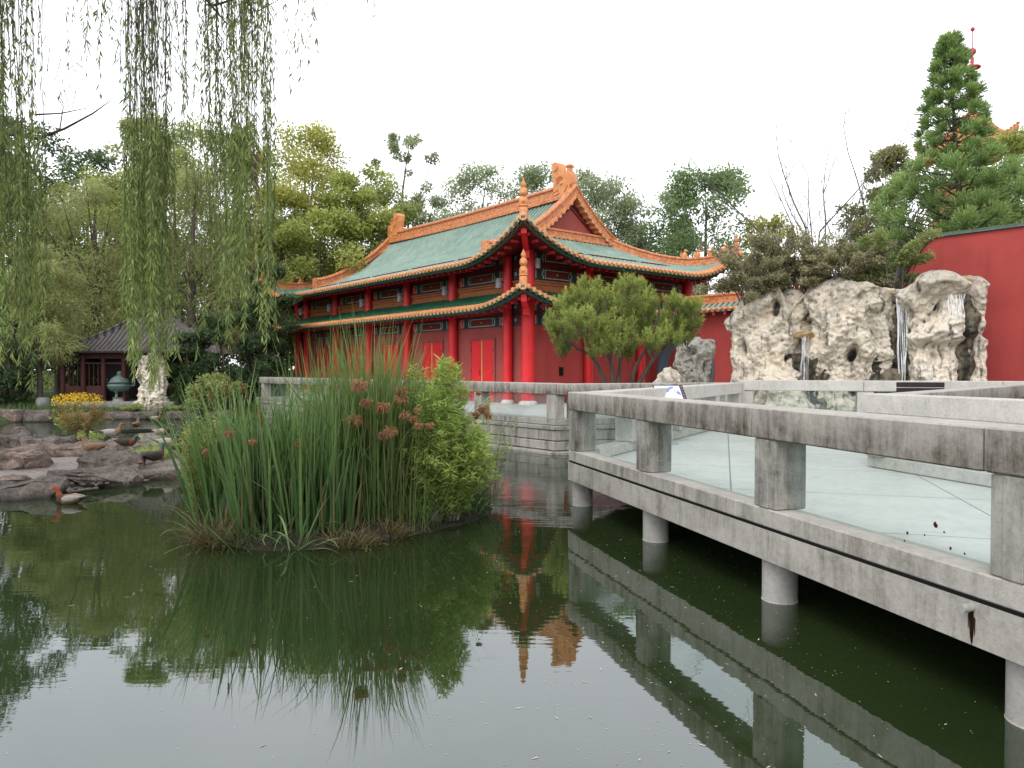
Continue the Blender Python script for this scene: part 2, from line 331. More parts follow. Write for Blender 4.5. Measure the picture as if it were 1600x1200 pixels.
# ------------------------------------------------------------------ geometry helpers
def link(o, parent=None):
    COL.objects.link(o)
    if parent is not None: o.parent = parent
    return o
def tag(o, label=None, cat=None, group=None, kind=None):
    if label: o['label'] = label
    if cat: o['category'] = cat
    if group: o['group'] = group
    if kind: o['kind'] = kind
    return o
def empty(name, loc=(0, 0, 0), rz=0., label=None, cat=None, group=None):
    o = bpy.data.objects.new(name, None); o.empty_display_size = .3
    o.location = loc; o.rotation_euler = (0, 0, rz); COL.objects.link(o)
    return tag(o, label, cat, group)
class MB:
    def __init__(s): s.v = []; s.f = []; s.m = []; s.uv = {}
    def add(s, vs, fs, mi=0):
        b = len(s.v); s.v.extend([tuple(v) for v in vs])
        for f in fs: s.f.append(tuple(i + b for i in f)); s.m.append(mi)
        return b
    def box(s, c, d, rz=0., mi=0, ch=0.):
        hx, hy, hz = d[0] / 2, d[1] / 2, d[2] / 2
        if ch <= 0:
            P = [(x, y, z) for z in (-hz, hz) for x, y in ((-hx, -hy), (hx, -hy), (hx, hy), (-hx, hy))]
            Fs = [(0, 3, 2, 1), (4, 5, 6, 7), (0, 1, 5, 4), (1, 2, 6, 5), (2, 3, 7, 6), (3, 0, 4, 7)]
        else:   # chamfered vertical edges and top/bottom rims
            ch = min(ch, hx * .9, hy * .9, hz * .9); P = []; 
            def ring(ix, z):
                a, b = hx - ix, hy - ix; k = ch
                return [(-a + k, -b, z), (a - k, -b, z), (a, -b + k, z), (a, b - k, z), (a - k, b, z), (-a + k, b, z), (-a, b - k, z), (-a, -b + k, z)]
            for ix, z in ((ch, -hz), (0, -hz + ch), (0, hz - ch), (ch, hz)): P += ring(ix, z)
            Fs = [tuple(range(7, -1, -1)), tuple(range(24, 32))]
            for r in range(3):
                for i in range(8):
                    j = (i + 1) % 8; Fs.append((r * 8 + i, r * 8 + j, r * 8 + 8 + j, r * 8 + 8 + i))
        ca, sa = math.cos(rz), math.sin(rz)
        s.add([(c[0] + x * ca - y * sa, c[1] + x * sa + y * ca, c[2] + z) for x, y, z in P], Fs, mi)
    def tube(s, pts, rad, n=8, mi=0, cap=True):
        pts = [Vector(p) for p in pts]; k = len(pts)
        if not hasattr(rad, '__len__'): rad = [rad] * k
        up = Vector((0, 0, 1)); vs = []; ref = None
        for i, p in enumerate(pts):
            t = (pts[min(i + 1, k - 1)] - pts[max(i - 1, 0)]); t = t.normalized() if t.length > 1e-9 else up
            if ref is None: ref = t.cross(Vector((1, 0, 0)) if abs(t.x) < .8 else Vector((0, 1, 0))).normalized()
            ref = (ref - t * ref.dot(t)); ref = ref.normalized() if ref.length > 1e-6 else t.orthogonal().normalized()
            b = t.cross(ref)
            for j in range(n):
                a = 2 * PI * j / n; vs.append(p + (ref * math.cos(a) + b * math.sin(a)) * rad[i])
        fs = [(i * n + j, i * n + (j + 1) % n, (i + 1) * n + (j + 1) % n, (i + 1) * n + j) for i in range(k - 1) for j in range(n)]
        if cap: fs += [tuple(range(n - 1, -1, -1)), tuple((k - 1) * n + j for j in range(n))]
        s.add(vs, fs, mi)
    def lathe(s, prof, n=16, c=(0, 0, 0), mi=0, sx=1., sy=1.):
        vs = []; k = len(prof)
        for r, z in prof:
            for j in range(n):
                a = 2 * PI * j / n; vs.append((c[0] + r * math.cos(a) * sx, c[1] + r * math.sin(a) * sy, c[2] + z))
        fs = [(i * n + j, i * n + (j + 1) % n, (i + 1) * n + (j + 1) % n, (i + 1) * n + j) for i in range(k - 1) for j in range(n)]
        fs += [tuple(range(n - 1, -1, -1)), tuple((k - 1) * n + j for j in range(n))]
        s.add(vs, fs, mi)
    def prism(s, poly, z0, z1, mi=0):
        n = len(poly); vs = [(x, y, z0) for x, y in poly] + [(x, y, z1) for x, y in poly]
        s.add(vs, [tuple(range(n - 1, -1, -1)), tuple(range(n, 2 * n))] + [(i, (i + 1) % n, n + (i + 1) % n, n + i) for i in range(n)], mi)
    def extrude(s, poly, o, ax, ay, az, th, mi=0):
        """2-d outline poly in plane (ax, ay) at o, thickness th along az (centred)"""
        o, ax, ay, az = map(Vector, (o, ax, ay, az)); n = len(poly)
        vs = [o + ax * x + ay * y - az * th / 2 for x, y in poly] + [o + ax * x + ay * y + az * th / 2 for x, y in poly]
        s.add(vs, [tuple(range(n - 1, -1, -1)), tuple(range(n, 2 * n))] + [(i, (i + 1) % n, n + (i + 1) % n, n + i) for i in range(n)], mi)
    def sweep(s, pts, prof, mi=0):
        """profile (lateral, up) swept along pts; up stays z"""
        pts = [Vector(p) for p in pts]; k = len(pts); n = len(prof); vs = []
        for i, p in enumerate(pts):
            t = pts[min(i + 1, k - 1)] - pts[max(i - 1, 0)]; l = Vector((t.y, -t.x, 0)); l.normalize()
            for u, w in prof: vs.append(p + l * u + Vector((0, 0, w)))
        fs = [(i * n + j, i * n + (j + 1) % n, (i + 1) * n + (j + 1) % n, (i + 1) * n + j) for i in range(k - 1) for j in range(n)]
        fs += [tuple(range(n - 1, -1, -1)), tuple((k - 1) * n + j for j in range(n))]
        s.add(vs, fs, mi)
    def ball(s, c, r, n=10, mi=0, sc_=(1, 1, 1)):
        prof = [(max(.001, r * math.sin(PI * i / (n // 2 + 1))) if 0 < i < n // 2 + 1 else .001, -r * math.cos(PI * i / (n // 2 + 1))) for i in range(n // 2 + 2)]
        vs = []
        for rr, z in prof:
            for j in range(n):
                a = 2 * PI * j / n; vs.append((c[0] + rr * math.cos(a) * sc_[0], c[1] + rr * math.sin(a) * sc_[1], c[2] + z * sc_[2]))
        k = len(prof)
        s.add(vs, [(i * n + j, i * n + (j + 1) % n, (i + 1) * n + (j + 1) % n, (i + 1) * n + j) for i in range(k - 1) for j in range(n)], mi)
    def loft(s, rings, n=12, mis=None):
        """rings: (centre, rx, rz, tangent) -> closed body; mis: material per span"""
        vs = []; k = len(rings)
        for c, rx, rz, t in rings:
            t = Vector(t).normalized(); lat = Vector((0, 1, 0)); up = t.cross(lat) * -1
            if up.z < 0 and abs(t.x) > .2: up = -up
            for j in range(n):
                a = 2 * PI * j / n; vs.append(Vector(c) + lat * math.cos(a) * rx + up * math.sin(a) * rz)
        b = len(s.v); s.v.extend([tuple(v) for v in vs])
        for i in range(k - 1):
            for j in range(n):
                s.f.append(tuple(b + q for q in (i * n + j, i * n + (j + 1) % n, (i + 1) * n + (j + 1) % n, (i + 1) * n + j))); s.m.append(mis[i] if mis else 0)
        s.f.append(tuple(b + j for j in range(n - 1, -1, -1))); s.m.append(mis[0] if mis else 0)
        s.f.append(tuple(b + (k - 1) * n + j for j in range(n))); s.m.append(mis[-1] if mis else 0)
    def build(s, name, mats, parent=None, smooth=False, uvs=None, loc=None):
        me = bpy.data.meshes.new(name); me.from_pydata(s.v, [], s.f)
        for m in (mats if isinstance(mats, (list, tuple)) else [mats]): me.materials.append(MATS[m])
        me.polygons.foreach_set('material_index', s.m)
        if uvs is not None:
            ul = me.uv_layers.new(name='UVMap'); idx = np.empty(len(me.loops), np.int32); me.loops.foreach_get('vertex_index', idx)
            ul.data.foreach_set('uv', np.asarray(uvs, np.float32)[idx].ravel())
        bm = bmesh.new(); bm.from_mesh(me); bmesh.ops.recalc_face_normals(bm, faces=bm.faces); bm.to_mesh(me); bm.free()
        if smooth is True: me.polygons.foreach_set('use_smooth', [True] * len(me.polygons))
        elif smooth:
            me.polygons.foreach_set('use_smooth', [True] * len(me.polygons)); me.set_sharp_from_angle(angle=math.radians(smooth))
        o = bpy.data.objects.new(name, me)
        if loc is not None: o.location = loc
        return link(o, parent)
def fast_mesh(name, V, faces_n, mat, parent=None, rnd=None, smooth=False):
    """V (n,3) grouped in runs of faces_n vertices, one polygon each; or faces_n = (m,4) index array"""
    me = bpy.data.meshes.new(name); V = np.ascontiguousarray(V, np.float32)
    if isinstance(faces_n, int):
        nf = len(V) // faces_n; k = faces_n; idx = np.arange(len(V), dtype=np.int32)
    else:
        idx = np.ascontiguousarray(faces_n, np.int32); nf, k = idx.shape; idx = idx.ravel()
    me.vertices.add(len(V)); me.vertices.foreach_set('co', V.ravel())
    me.loops.add(nf * k); me.loops.foreach_set('vertex_index', idx)
    me.polygons.add(nf); me.polygons.foreach_set('loop_start', np.arange(0, nf * k, k, dtype=np.int32))
    me.update(calc_edges=True)
    if rnd is not None:
        a = me.attributes.new('rnd', 'FLOAT', 'POINT'); a.data.foreach_set('value', np.ascontiguousarray(rnd, np.float32))
    if smooth: me.polygons.foreach_set('use_smooth', np.ones(nf, bool))
    me.materials.append(MATS[mat])
    return link(bpy.data.objects.new(name, me), parent)
def unit(a): return a / np.maximum(np.linalg.norm(a, axis=-1, keepdims=True), 1e-9)
def leaf_quads(P, D, Nn, ln, wd, fold=0.):
    """rhombic leaves: P base, D direction, Nn approx normal -> (4n,3)"""
    D = unit(D); S = unit(np.cross(D, Nn)); ln = np.asarray(ln).reshape(-1, 1); wd = np.asarray(wd).reshape(-1, 1)
    a = P; b = P + D * ln * .45 + S * wd * .5; c = P + D * ln; d = P + D * ln * .45 - S * wd * .5
    return np.stack([a, b, c, d], 1).reshape(-1, 3)
def blades(P, H, W, lean, az, curve, seg=6, twist=None, droop=None):
    """grass / cattail blades as tapered strips. P (n,3) H,W,lean,az,curve (n,). returns V, faces, t"""
    n = len(P); t = np.linspace(0, 1, seg + 1)[None, :]
    ang = lean[:, None] + curve[:, None] * t ** 2.2
    dl = H[:, None] / seg
    hx = np.concatenate([np.zeros((n, 1)), np.cumsum(np.sin(ang[:, :-1]) * dl, 1)], 1); hz = np.concatenate([np.zeros((n, 1)), np.cumsum(np.cos(ang[:, :-1]) * dl, 1)], 1)
    ca, sa = np.cos(az)[:, None], np.sin(az)[:, None]
    C = np.stack([P[:, 0:1] + hx * ca, P[:, 1:2] + hx * sa, P[:, 2:3] + hz], -1)
    tw = (twist if twist is not None else rng.uniform(0, 2 * PI, n))[:, None] + t * .9
    S = np.stack([np.cos(tw), np.sin(tw), 0 * tw], -1)
    w = W[:, None] * np.minimum(1., (1 - t ** 1.6) * 1.25 + .03) * (.55 + .45 * np.minimum(1, t * 5)) * .5
    A = C + S * w[..., None]; B = C - S * w[..., None]
    V = np.stack([A, B], 2).reshape(-1, 3)
    m = seg + 1; base = (np.arange(n) * m * 2)[:, None]; k = np.arange(seg)[None, :]
    i0 = base + k * 2
    Fc = np.stack([i0, i0 + 1, i0 + 3, i0 + 2], -1).reshape(-1, 4)
    return V, Fc, np.repeat(np.broadcast_to(t, (n, m)).reshape(-1), 2)
# ------------------------------------------------------------------ camera, sky, sun
cam_d = bpy.data.cameras.new('camera'); cam = link(bpy.data.objects.new('camera', cam_d)); sc.camera = cam
cam_d.sensor_width = 36; cam_d.lens = F / 1600 * 36; cam_d.clip_end = 3000; cam_d.clip_start = .05
cam.location = (0, 0, CAMZ); cam.rotation_euler = (math.radians(90 - 1.146), 0, 0)
w = bpy.data.worlds.new('World'); sc.world = w; w.use_nodes = True
nt = w.node_tree; nt.nodes.clear()
wo = N(nt, 'ShaderNodeOutputWorld'); bg = N(nt, 'ShaderNodeBackground'); bg.inputs[1].default_value = .12
sky = N(nt, 'ShaderNodeTexSky', sky_type='NISHITA'); sky.sun_disc = False
SUN_EL, SUN_AZ = math.radians(52), math.radians(205)      # high, behind the camera and a little to its left
sky.sun_elevation = SUN_EL; sky.sun_rotation = SUN_AZ
sky.air_density = 1.; sky.dust_density = 4.
hs = N(nt, 'ShaderNodeHueSaturation'); hs.inputs['Saturation'].default_value = .25; L(nt, sky.outputs[0], hs.inputs['Color'])
# a closed bright overcast with faint cloud mottling
tc = N(nt, 'ShaderNodeTexCoord'); cn = noise_t(nt, tc.outputs['Generated'], 2.2, 5, .55)
cl = ramp(nt, cn, [(.3, (10.4, 10.7, 11.2)), (.7, (12.4, 12.6, 12.9))])
sz = N(nt, 'ShaderNodeSeparateXYZ'); L(nt, tc.outputs['Generated'], sz.inputs[0])
gd = ramp(nt, sz.outputs['Z'], [(0., (1.55, 1.55, 1.55)), (.45, (1.5, 1.5, 1.5)), (.8, (.80, .81, .83)), (1., (.72, .73, .75))])
cl = mixc(nt, 1., cl, gd, 'MULTIPLY')
cl2 = mixc(nt, .82, hs.outputs[0], cl); L(nt, cl2, bg.inputs[0]); L(nt, bg.outputs[0], wo.inputs[0])
sun = bpy.data.lights.new('sun', 'SUN'); sun.energy = 1.5; sun.angle = math.radians(28); sun.color = (1, .965, .92)
so = link(bpy.data.objects.new('sun', sun))
dv = Vector((math.sin(SUN_AZ) * math.cos(SUN_EL), math.cos(SUN_AZ) * math.cos(SUN_EL), math.sin(SUN_EL)))
so.rotation_euler = (-dv).to_track_quat('-Z', 'Y').to_euler()
sc.view_settings.view_transform = 'Standard'; sc.view_settings.look = 'None'; sc.view_settings.exposure = 0
cy = sc.cycles
cy.use_denoising = True; cy.max_bounces = 7; cy.diffuse_bounces = 3; cy.glossy_bounces = 4; cy.transmission_bounces = 4; cy.transparent_max_bounces = 14
cy.caustics_reflective = False; cy.caustics_refractive = False; cy.sample_clamp_indirect = 6

# ------------------------------------------------------------------ plan of the pond
UL = Vector((-.637, .77, 0)); UR = Vector((.77, .637, 0))
P0 = Vector((.98, 12.8, 0)); DA = Vector((.277, -.961, 0)); NA = Vector((.961, .277, 0))
P1 = Vector((6.6, 22.2, 0)); C0 = Vector((6.1, 12.1, 0)); PD = Vector((7.0, 22.8, 0)); PE = Vector((14.26, 20.5, 0)); PC2 = Vector((14.0, 20.35, 0))
E0 = Vector((1.2, 20.4, 0)); E1 = E0 + UL * 22
POND = [(-60, 33), (-30, 33.5), (-22, 34.2), (-18.6, 35), (-14.5, 35.3), (-12.4, 36.6), (E0.x, E0.y), (6.7, 22.2), (8.0, 27.5), (12, 25.5), (15.6, 22.4), (21, 18), (24, 8), (24, 2.2), (9, 1.6), (-5, 1.6), (-8.2, 3), (-8.6, 8.5), (-14, 10.5), (-30, 11), (-60, 11)]
def poly_sd(x, y, poly):
    px = np.array([p[0] for p in poly]); py = np.array([p[1] for p in poly]); qx = np.roll(px, -1); qy = np.roll(py, -1)
    x = x[..., None]; y = y[..., None]
    ex, ey = qx - px, qy - py; t = np.clip(((x - px) * ex + (y - py) * ey) / (ex ** 2 + ey ** 2), 0, 1)
    d = np.sqrt((x - px - t * ex) ** 2 + (y - py - t * ey) ** 2).min(-1)
    cr = ((py > y) != (qy > y)) & (x < (qx - px) * (y - py) / np.where(qy - py == 0, 1e-9, qy - py) + px)
    return np.where(cr.sum(-1) % 2 == 1, -d, d)
def terrain():
    xs = np.concatenate([[-1500, -600, -250, -120], np.arange(-64, 64.1, .8), [120, 250, 600, 1500]])
    ys = np.concatenate([[-1500, -500, -150, -50], np.arange(-12, 80.1, .8), [120, 250, 600, 1500]])
    gx, gy = np.meshgrid(xs, ys); d = poly_sd(gx, gy, POND)
    z = np.where(d < 0, np.maximum(-1.1, -.15 + d * .7), .05 + .62 * (1 - np.exp(-np.maximum(d, 0) / 1.6)))
    z += np.where(d > .4, .07 * np.sin(gx * .9) * np.cos(gy * .7), 0)
    V = np.stack([gx, gy, z], -1).reshape(-1, 3); nx = len(xs)
    i = (np.arange(len(ys) - 1)[:, None] * nx + np.arange(nx - 1)[None, :]).reshape(-1)
    o = fast_mesh('ground', V, np.stack([i, i + 1, i + nx + 1, i + nx], 1), 'soil_grass', smooth=True); tag(o, kind='structure')
terrain()
m = MB(); m.v = [(x, y, 0) for x, y in ((-64, -14), (30, -14), (30, 40), (-64, 40))]; m.f = [(0, 1, 2, 3)]; m.m = [0]
tag(m.build('water', 'pond_water'), kind='structure')
# terrace paving in front of the hall
m = MB(); pe = E0 + UR * .05; p2 = E1 + UR * .05
m.prism([(pe.x, pe.y), (6.62, 22.3), (7.9, 26.9), (10.2, 31.2), (24, 44), (-2, 64), (p2.x - 1, p2.y + 1.6), (p2.x, p2.y)], .55, .93)
tag(m.build('terrace_paving', 'paving_pale'), kind='structure')

# ------------------------------------------------------------------ viewing deck over the water
AE = P0 + DA * 16; CE = C0 + DA * 16
poly = [P0, AE, CE, C0, PC2, PE, PD + Vector((.1, -.1, 0)), P1]
deck = empty('viewing_deck', (P0.x, P0.y, .45), 0, 'pale concrete viewing deck standing on round piers over the pond', 'deck')
def loc(p): return (p.x - P0.x, p.y - P0.y)
m = MB(); m.prism([loc(p) for p in poly], 0, .305); m.build('slab', 'concrete_fascia', deck)
cen = sum(poly, Vector()) / len(poly)
def inset(polyv, d):
    out = []; n = len(polyv)
    for i in range(n):
        a, b, c = polyv[i - 1], polyv[i], polyv[(i + 1) % n]
        e1 = (b - a).normalized(); e2 = (c - b).normalized(); n1 = Vector((e1.y, -e1.x, 0)); n2 = Vector((e2.y, -e2.x, 0))
        s = 1 if True else -1
        k = (n1 + n2); k = k / max(.3, 1 + n1.dot(n2)); out.append(b - k * d)
    return out
area = sum(poly[i].x * poly[(i + 1) % len(poly)].y - poly[(i + 1) % len(poly)].x * poly[i].y for i in range(len(poly)))
ins = inset(poly, .06 if area > 0 else -.06)
m = MB(); m.prism([loc(p) for p in ins], .303, .325); m.build('floor', 'deck_floor_concrete', deck)
for row, inw in enumerate((.25, 2.35, 4.45)):
    for k in range(6):
        p = P0 + DA * (.05 + 2.75 * k) + NA * inw
        m = MB(); m.lathe([(.175, -1.3), (.175, -.475), (.181, -.47), (.181, -.445), (.176, -.44), (.176, -.02), (.176, 0)], 28, (p.x - P0.x, p.y - P0.y, 0))
        m.build('pier', 'concrete_pier', deck, smooth=40)
p = P0 + DA * 8.02 - NA * .02
m = MB(); m.tube([p - P0 + NA * .15 + Vector((0, 0, .27)), p - P0 - NA * .07 + Vector((0, 0, .262))], .030, 12); m.build('drain_spout', 'concrete_pier', deck, smooth=40)
m = MB(); q = P0 + DA * 8.02 - P0 - NA * .004
for st in ([(-.016, .24), (.018, .24), (.020, .13), (.012, .03), (.004, .004), (-.006, .05), (-.013, .12)], [(.024, .20), (.032, .19), (.030, .10), (.027, .07)], [(-.026, .22), (-.020, .21), (-.021, .14), (-.024, .11)]): m.extrude(st, q, DA, (0, 0, 1), NA, .004); m.build('rust_stain', 'rust', deck)

def railing(p0, p1, inner, label, posts, seams, ztop=1.98, zk=.97, zb=.776, th=.31, wd=.42, post_w=.36, rail_mat='concrete_rail', kerb_mat='concrete_fascia', post_mat='concrete_post', glass=True, inner_mat=None):
    d = p1 - p0; Ln = d.length; rz = math.atan2(d.y, d.x)
    t = empty('concrete_railing', (p0.x, p0.y, zb), rz, label, 'railing')
    h = lambda z: z - zb
    yc = inner * (wd / 2)
    # kerb
    m = MB(); m.box((Ln / 2, inner * (.30 / 2 + .004), h(zk) / 2 + .005), (Ln, .30, h(zk) - .01), ch=.012); m.build('kerb', kerb_mat, t)
    m = MB(); m.box((Ln / 2, inner * .075, -.005), (Ln - .02, .12, .029)); m.build('shadow_joint', 'dark_void', t)  # near-black strip laid in the gap to stand for its shade
    cuts = [0] + list(seams) + [Ln]
    for a, b in zip(cuts[:-1], cuts[1:]):
        m = MB(); m.box(((a + b) / 2, yc - inner * .015, h(ztop) - th / 2), (b - a - .012, wd, th), ch=.014); m.build('top_rail', rail_mat, t)
    for a in posts:
        m = MB(); m.box((a, inner * .19, (h(zk) + h(ztop) - th) / 2), (post_w, .36, h(ztop) - th - h(zk) - .006), ch=.012)
        m.box((a, inner * .012, (h(zk) + h(ztop) - th) / 2), (post_w * .42, .03, h(ztop) - th - h(zk) - .012), ch=.006)
        m.build('post', post_mat, t)
    if glass:
        ps = sorted(posts)
        for a, b in zip(ps[:-1], ps[1:]):
            g0, g1 = a + post_w / 2 + .004, b - post_w / 2 - .004
            if g1 - g0 < .2: continue
            m = MB(); za, zb_ = h(zk) + .003, h(ztop) - th - .003; m.v = [(g0, inner * .20, za), (g1, inner * .20, za), (g1, inner * .20, zb_), (g0, inner * .20, zb_)]; m.f = [(0, 1, 2, 3)]; m.m = [0]; m.build('glass_panel', 'rail_glass', t)
    return t
railing(P0, AE, 1, 'long concrete railing on the near water side of the deck, streaked black', [.18, 2.85, 5.62, 8.32, 11, 13.7, 15.8], [2.68, 5.42, 8.1, 10.8, 13.5])
railing(P0 + Vector((.30, .26, 0)), P1, -1, 'pale railing at the back left of the deck behind the information panel', [1.6, 4.6, 7.7, 10.25], [4.6], ztop=1.974, rail_mat='concrete_clean', kerb_mat='concrete_clean', post_mat='concrete_clean')
railing(CE, C0, 1, 'pale railing on the right side of the deck opposite the stained one', [.2, 3.2, 6, 8.7, 11.4, 13.2, 15.8], [8.7, 13.2], ztop=1.977, rail_mat='concrete_clean', kerb_mat='concrete_clean', post_mat='concrete_clean')
d2 = (PC2 - C0).normalized()
railing(C0 + d2 * .25, PC2, -1 if False else -1, 'railing running back from the right deck corner towards the rockery', [2.8, 5.6, 8.4, 11.0], [5.6], ztop=1.971, rail_mat='concrete_rail', kerb_mat='concrete_clean', post_mat='concrete_clean')
railing(PD, PE + Vector((5, -1.58, 0)), -1, 'pale railing with bluish glass in front of the rockery waterfalls', [.22, 3.55, 6.9, 10.2], [3.5, 7.0], ztop=2.04, rail_mat='concrete_clean', kerb_mat='concrete_clean', post_mat='concrete_clean', post_w=.44)

rail_a = [o for o in COL.objects if o.get('label', '').startswith('long concrete railing on the near')][0]
m = MB(); r = random.Random(2)
for u, w_, rr in ((7.52, .40, .022), (7.60, .36, .010), (7.42, .30, .008), (7.66, .25, .012), (7.78, .24, .009), (7.25, .28, .013), (7.22, .21, .010), (6.9, .12, .008)):
    m.add([(u + rr * math.cos(k * PI / 4) * r.uniform(.6, 1.1), .1955, w_ + rr * 1.3 * math.sin(k * PI / 4) * r.uniform(.6, 1.1)) for k in range(8)], [tuple(range(8))])
m.build('stuck_leaf_bits', 'rust', rail_a)
# pond walls of stone blocks with railings on top
def block_wall(p0, p1, inner, label):
    d = p1 - p0; Ln = d.length; rz = math.atan2(d.y, d.x)
    t = empty('retaining_wall', (p0.x, p0.y, 0), rz, label, 'wall')
    m = MB(); m.box((Ln / 2, inner * .38, .10), (Ln, .5, 1.6)); m.build('core', 'mud', t)
    m = MB(); z = .09; r = random.Random(int(Ln * 100))
    for course, hh in enumerate((.27, .31)):
        x = -r.uniform(0, .5)
        while x < Ln:
            l = r.uniform(.75, 1.15); a, b = max(0, x), min(Ln, x + l)
            if b - a > .1: m.box(((a + b) / 2, inner * (.14 + r.uniform(-.012, .012)), z + hh / 2), (b - a - .016, .26, hh - .016), ch=.022)
            x += l
        z += hh
    m.build('stone_blocks', 'wall_stone', t)
    m = MB(); x = 0
    while x < Ln:
        l = min(r.uniform(1.1, 1.7), Ln - x); m.box((x + l / 2, inner * .05, .0), (l - .012, .42, .16), ch=.02); x += l
    m.build('footing', 'wall_stone', t)
    m = MB(); x = 0
    while x < Ln:
        l = min(2.4, Ln - x); m.box((x + l / 2, inner * .17, z + .065), (l - .01, .40, .13), ch=.02); x += l
    m.build('coping', 'wall_stone', t)
block_wall(E0, E1, -1, 'stone block pond wall in front of the red hall, running back behind the reeds')
block_wall(E0, P1 + Vector((-.1, 0, 0)), 1, 'short stone block pond wall below the pine beside the deck')
n = 22 / 3.6
railing(E0, E1, -1, 'grey concrete railing along the pond wall in front of the red hall', [.2] + [3.6 * k for k in range(1, 7)], [3.6, 7.2, 10.8, 14.4, 18], zb=.80, zk=.97, rail_mat='concrete_rail', kerb_mat='wall_stone', post_mat='concrete_fascia', wd=.38)
railing(E0 + Vector((.05, 0, 0)), P1, 1, 'grey concrete railing on the short pond wall below the pine', [.62, 3.2, 5.3], [2.6], zb=.80, zk=.97, ztop=1.968, rail_mat='concrete_rail', kerb_mat='wall_stone', post_mat='concrete_fascia', wd=.38)

# information panel on its stand
def info_sign():
    Y = 15.6; x = X(1049, Y); dB = (P1 - P0).normalized(); rz = math.atan2(.06, 1)
    t = empty('information_sign', (x, Y, .776), rz, 'white information panel with a blue bird drawing by the deck railing', 'information sign')
    m = MB(); m.box((0, .05, .02), (.30, .22, .04), ch=.01); m.box((0, .05, .50), (.09, .07, .96), ch=.01); m.build('stand', 'lamp_grey', t)
    tilt = math.radians(38); a = Vector((1, 0, 0)); b = Vector((0, math.cos(tilt), math.sin(tilt))); nn = a.cross(b)
    W, H = .66, .46; o = Vector((0, -.02, .95))
    m = MB(); m.extrude([(-W / 2, 0), (W / 2, 0), (W / 2, H), (-W / 2, H)], o, a, b, nn, .03); bd = m.build('board', 'panel_white', t)
    off = nn * .0175
    m = MB()
    for x0, x1 in ((-W / 2 - .002, -W / 2 + .035), (W / 2 - .075, W / 2 + .002)): m.extrude([(x0, -.002), (x1, -.002), (x1, H + .002), (x0, H + .002)], o + off, a, b, nn, .006)
    m.extrude([(-W / 2 + .035, H - .012), (W / 2 - .075, H - .012), (W / 2 - .075, H + .002), (-W / 2 + .035, H + .002)], o + off, a, b, nn, .006)
    m.build('border', 'panel_purple', bd)
    m = MB()   # four square column characters down the dark end strip, rows of small text
    for k in range(5): 
        y = H - .045 - k * .085
        for u, v, du, dv_ in ((-.012, 0, .024, .004), (-.012, -.016, .024, .004), (-.002, -.024, .004, .03), (-.014, -.028, .028, .004)): m.extrude([(W / 2 - .038 + u, y + v), (W / 2 - .038 + u + du, y + v), (W / 2 - .038 + u + du, y + v + dv_), (W / 2 - .038 + u, y + v + dv_)], o + off, a, b, nn, .0085)
    r = random.Random(3)
    for k in range(9):
        y = H - .085 - k * .04; m.extrude([(-.27, y), (-.27 + r.uniform(.12, .17), y), (-.27 + .15, y + .008), (-.27, y + .008)], o + off * .92, a, b, nn, .004)
    m.extrude([(-.27, H - .05), (-.14, H - .05), (-.14, H - .035), (-.27, H - .035)], o + off * .92, a, b, nn, .004)
    m.build('lettering', 'panel_grey', bd)
    m = MB(); wing = [(-.05, H - .23), (-.03, H - .13), (.03, H - .06), (.10, H - .04), (.13, H - .07), (.09, H - .10), (.10, H - .15), (.06, H - .11), (.02, H - .16), (-.03, H - .24)]
    m.extrude(wing, o + off * .92, a, b, nn, .004); m.extrude([(.14, H - .22), (.20, H - .19), (.235, H - .25), (.24, H - .33), (.17, H - .30)], o + off * .92, a, b, nn, .004)
    m.build('bird_drawing', 'panel_blue', bd)
    m = MB(); m.extrude([(.125 + .018 * math.cos(k * PI / 4), H - .17 + .018 * math.sin(k * PI / 4)) for k in range(8)], o + off * .93, a, b, nn, .004); m.build('red_mark', 'spire_red', bd)
info_sign()

# dark benches
def bench(x, y, z, rz, L_, label):
    t = empty('bench', (x, y, z), rz, label, 'bench', None)
    m = MB()
    for k in range(4): m.box((0, -.18 + k * .12, .43), (L_, .10, .05), ch=.008)
    m.build('seat', 'dark_timber', t)
    for s in (-1, 1):
        m = MB(); m.box((s * (L_ / 2 - .12), 0, .20), (.14, .44, .40), ch=.01); m.build('leg', 'dark_timber', t)
    return t
t = bench(X(1442, 19.4), 19.4, .776, math.radians(-16), 1.15, 'dark bench with backrest on the deck in front of the rockery railing')
m = MB()
for k in range(5): m.box((0, .26, .58 + k * .15), (1.15, .05, .135), ch=.008)
m.build('backrest', 'dark_timber', t)
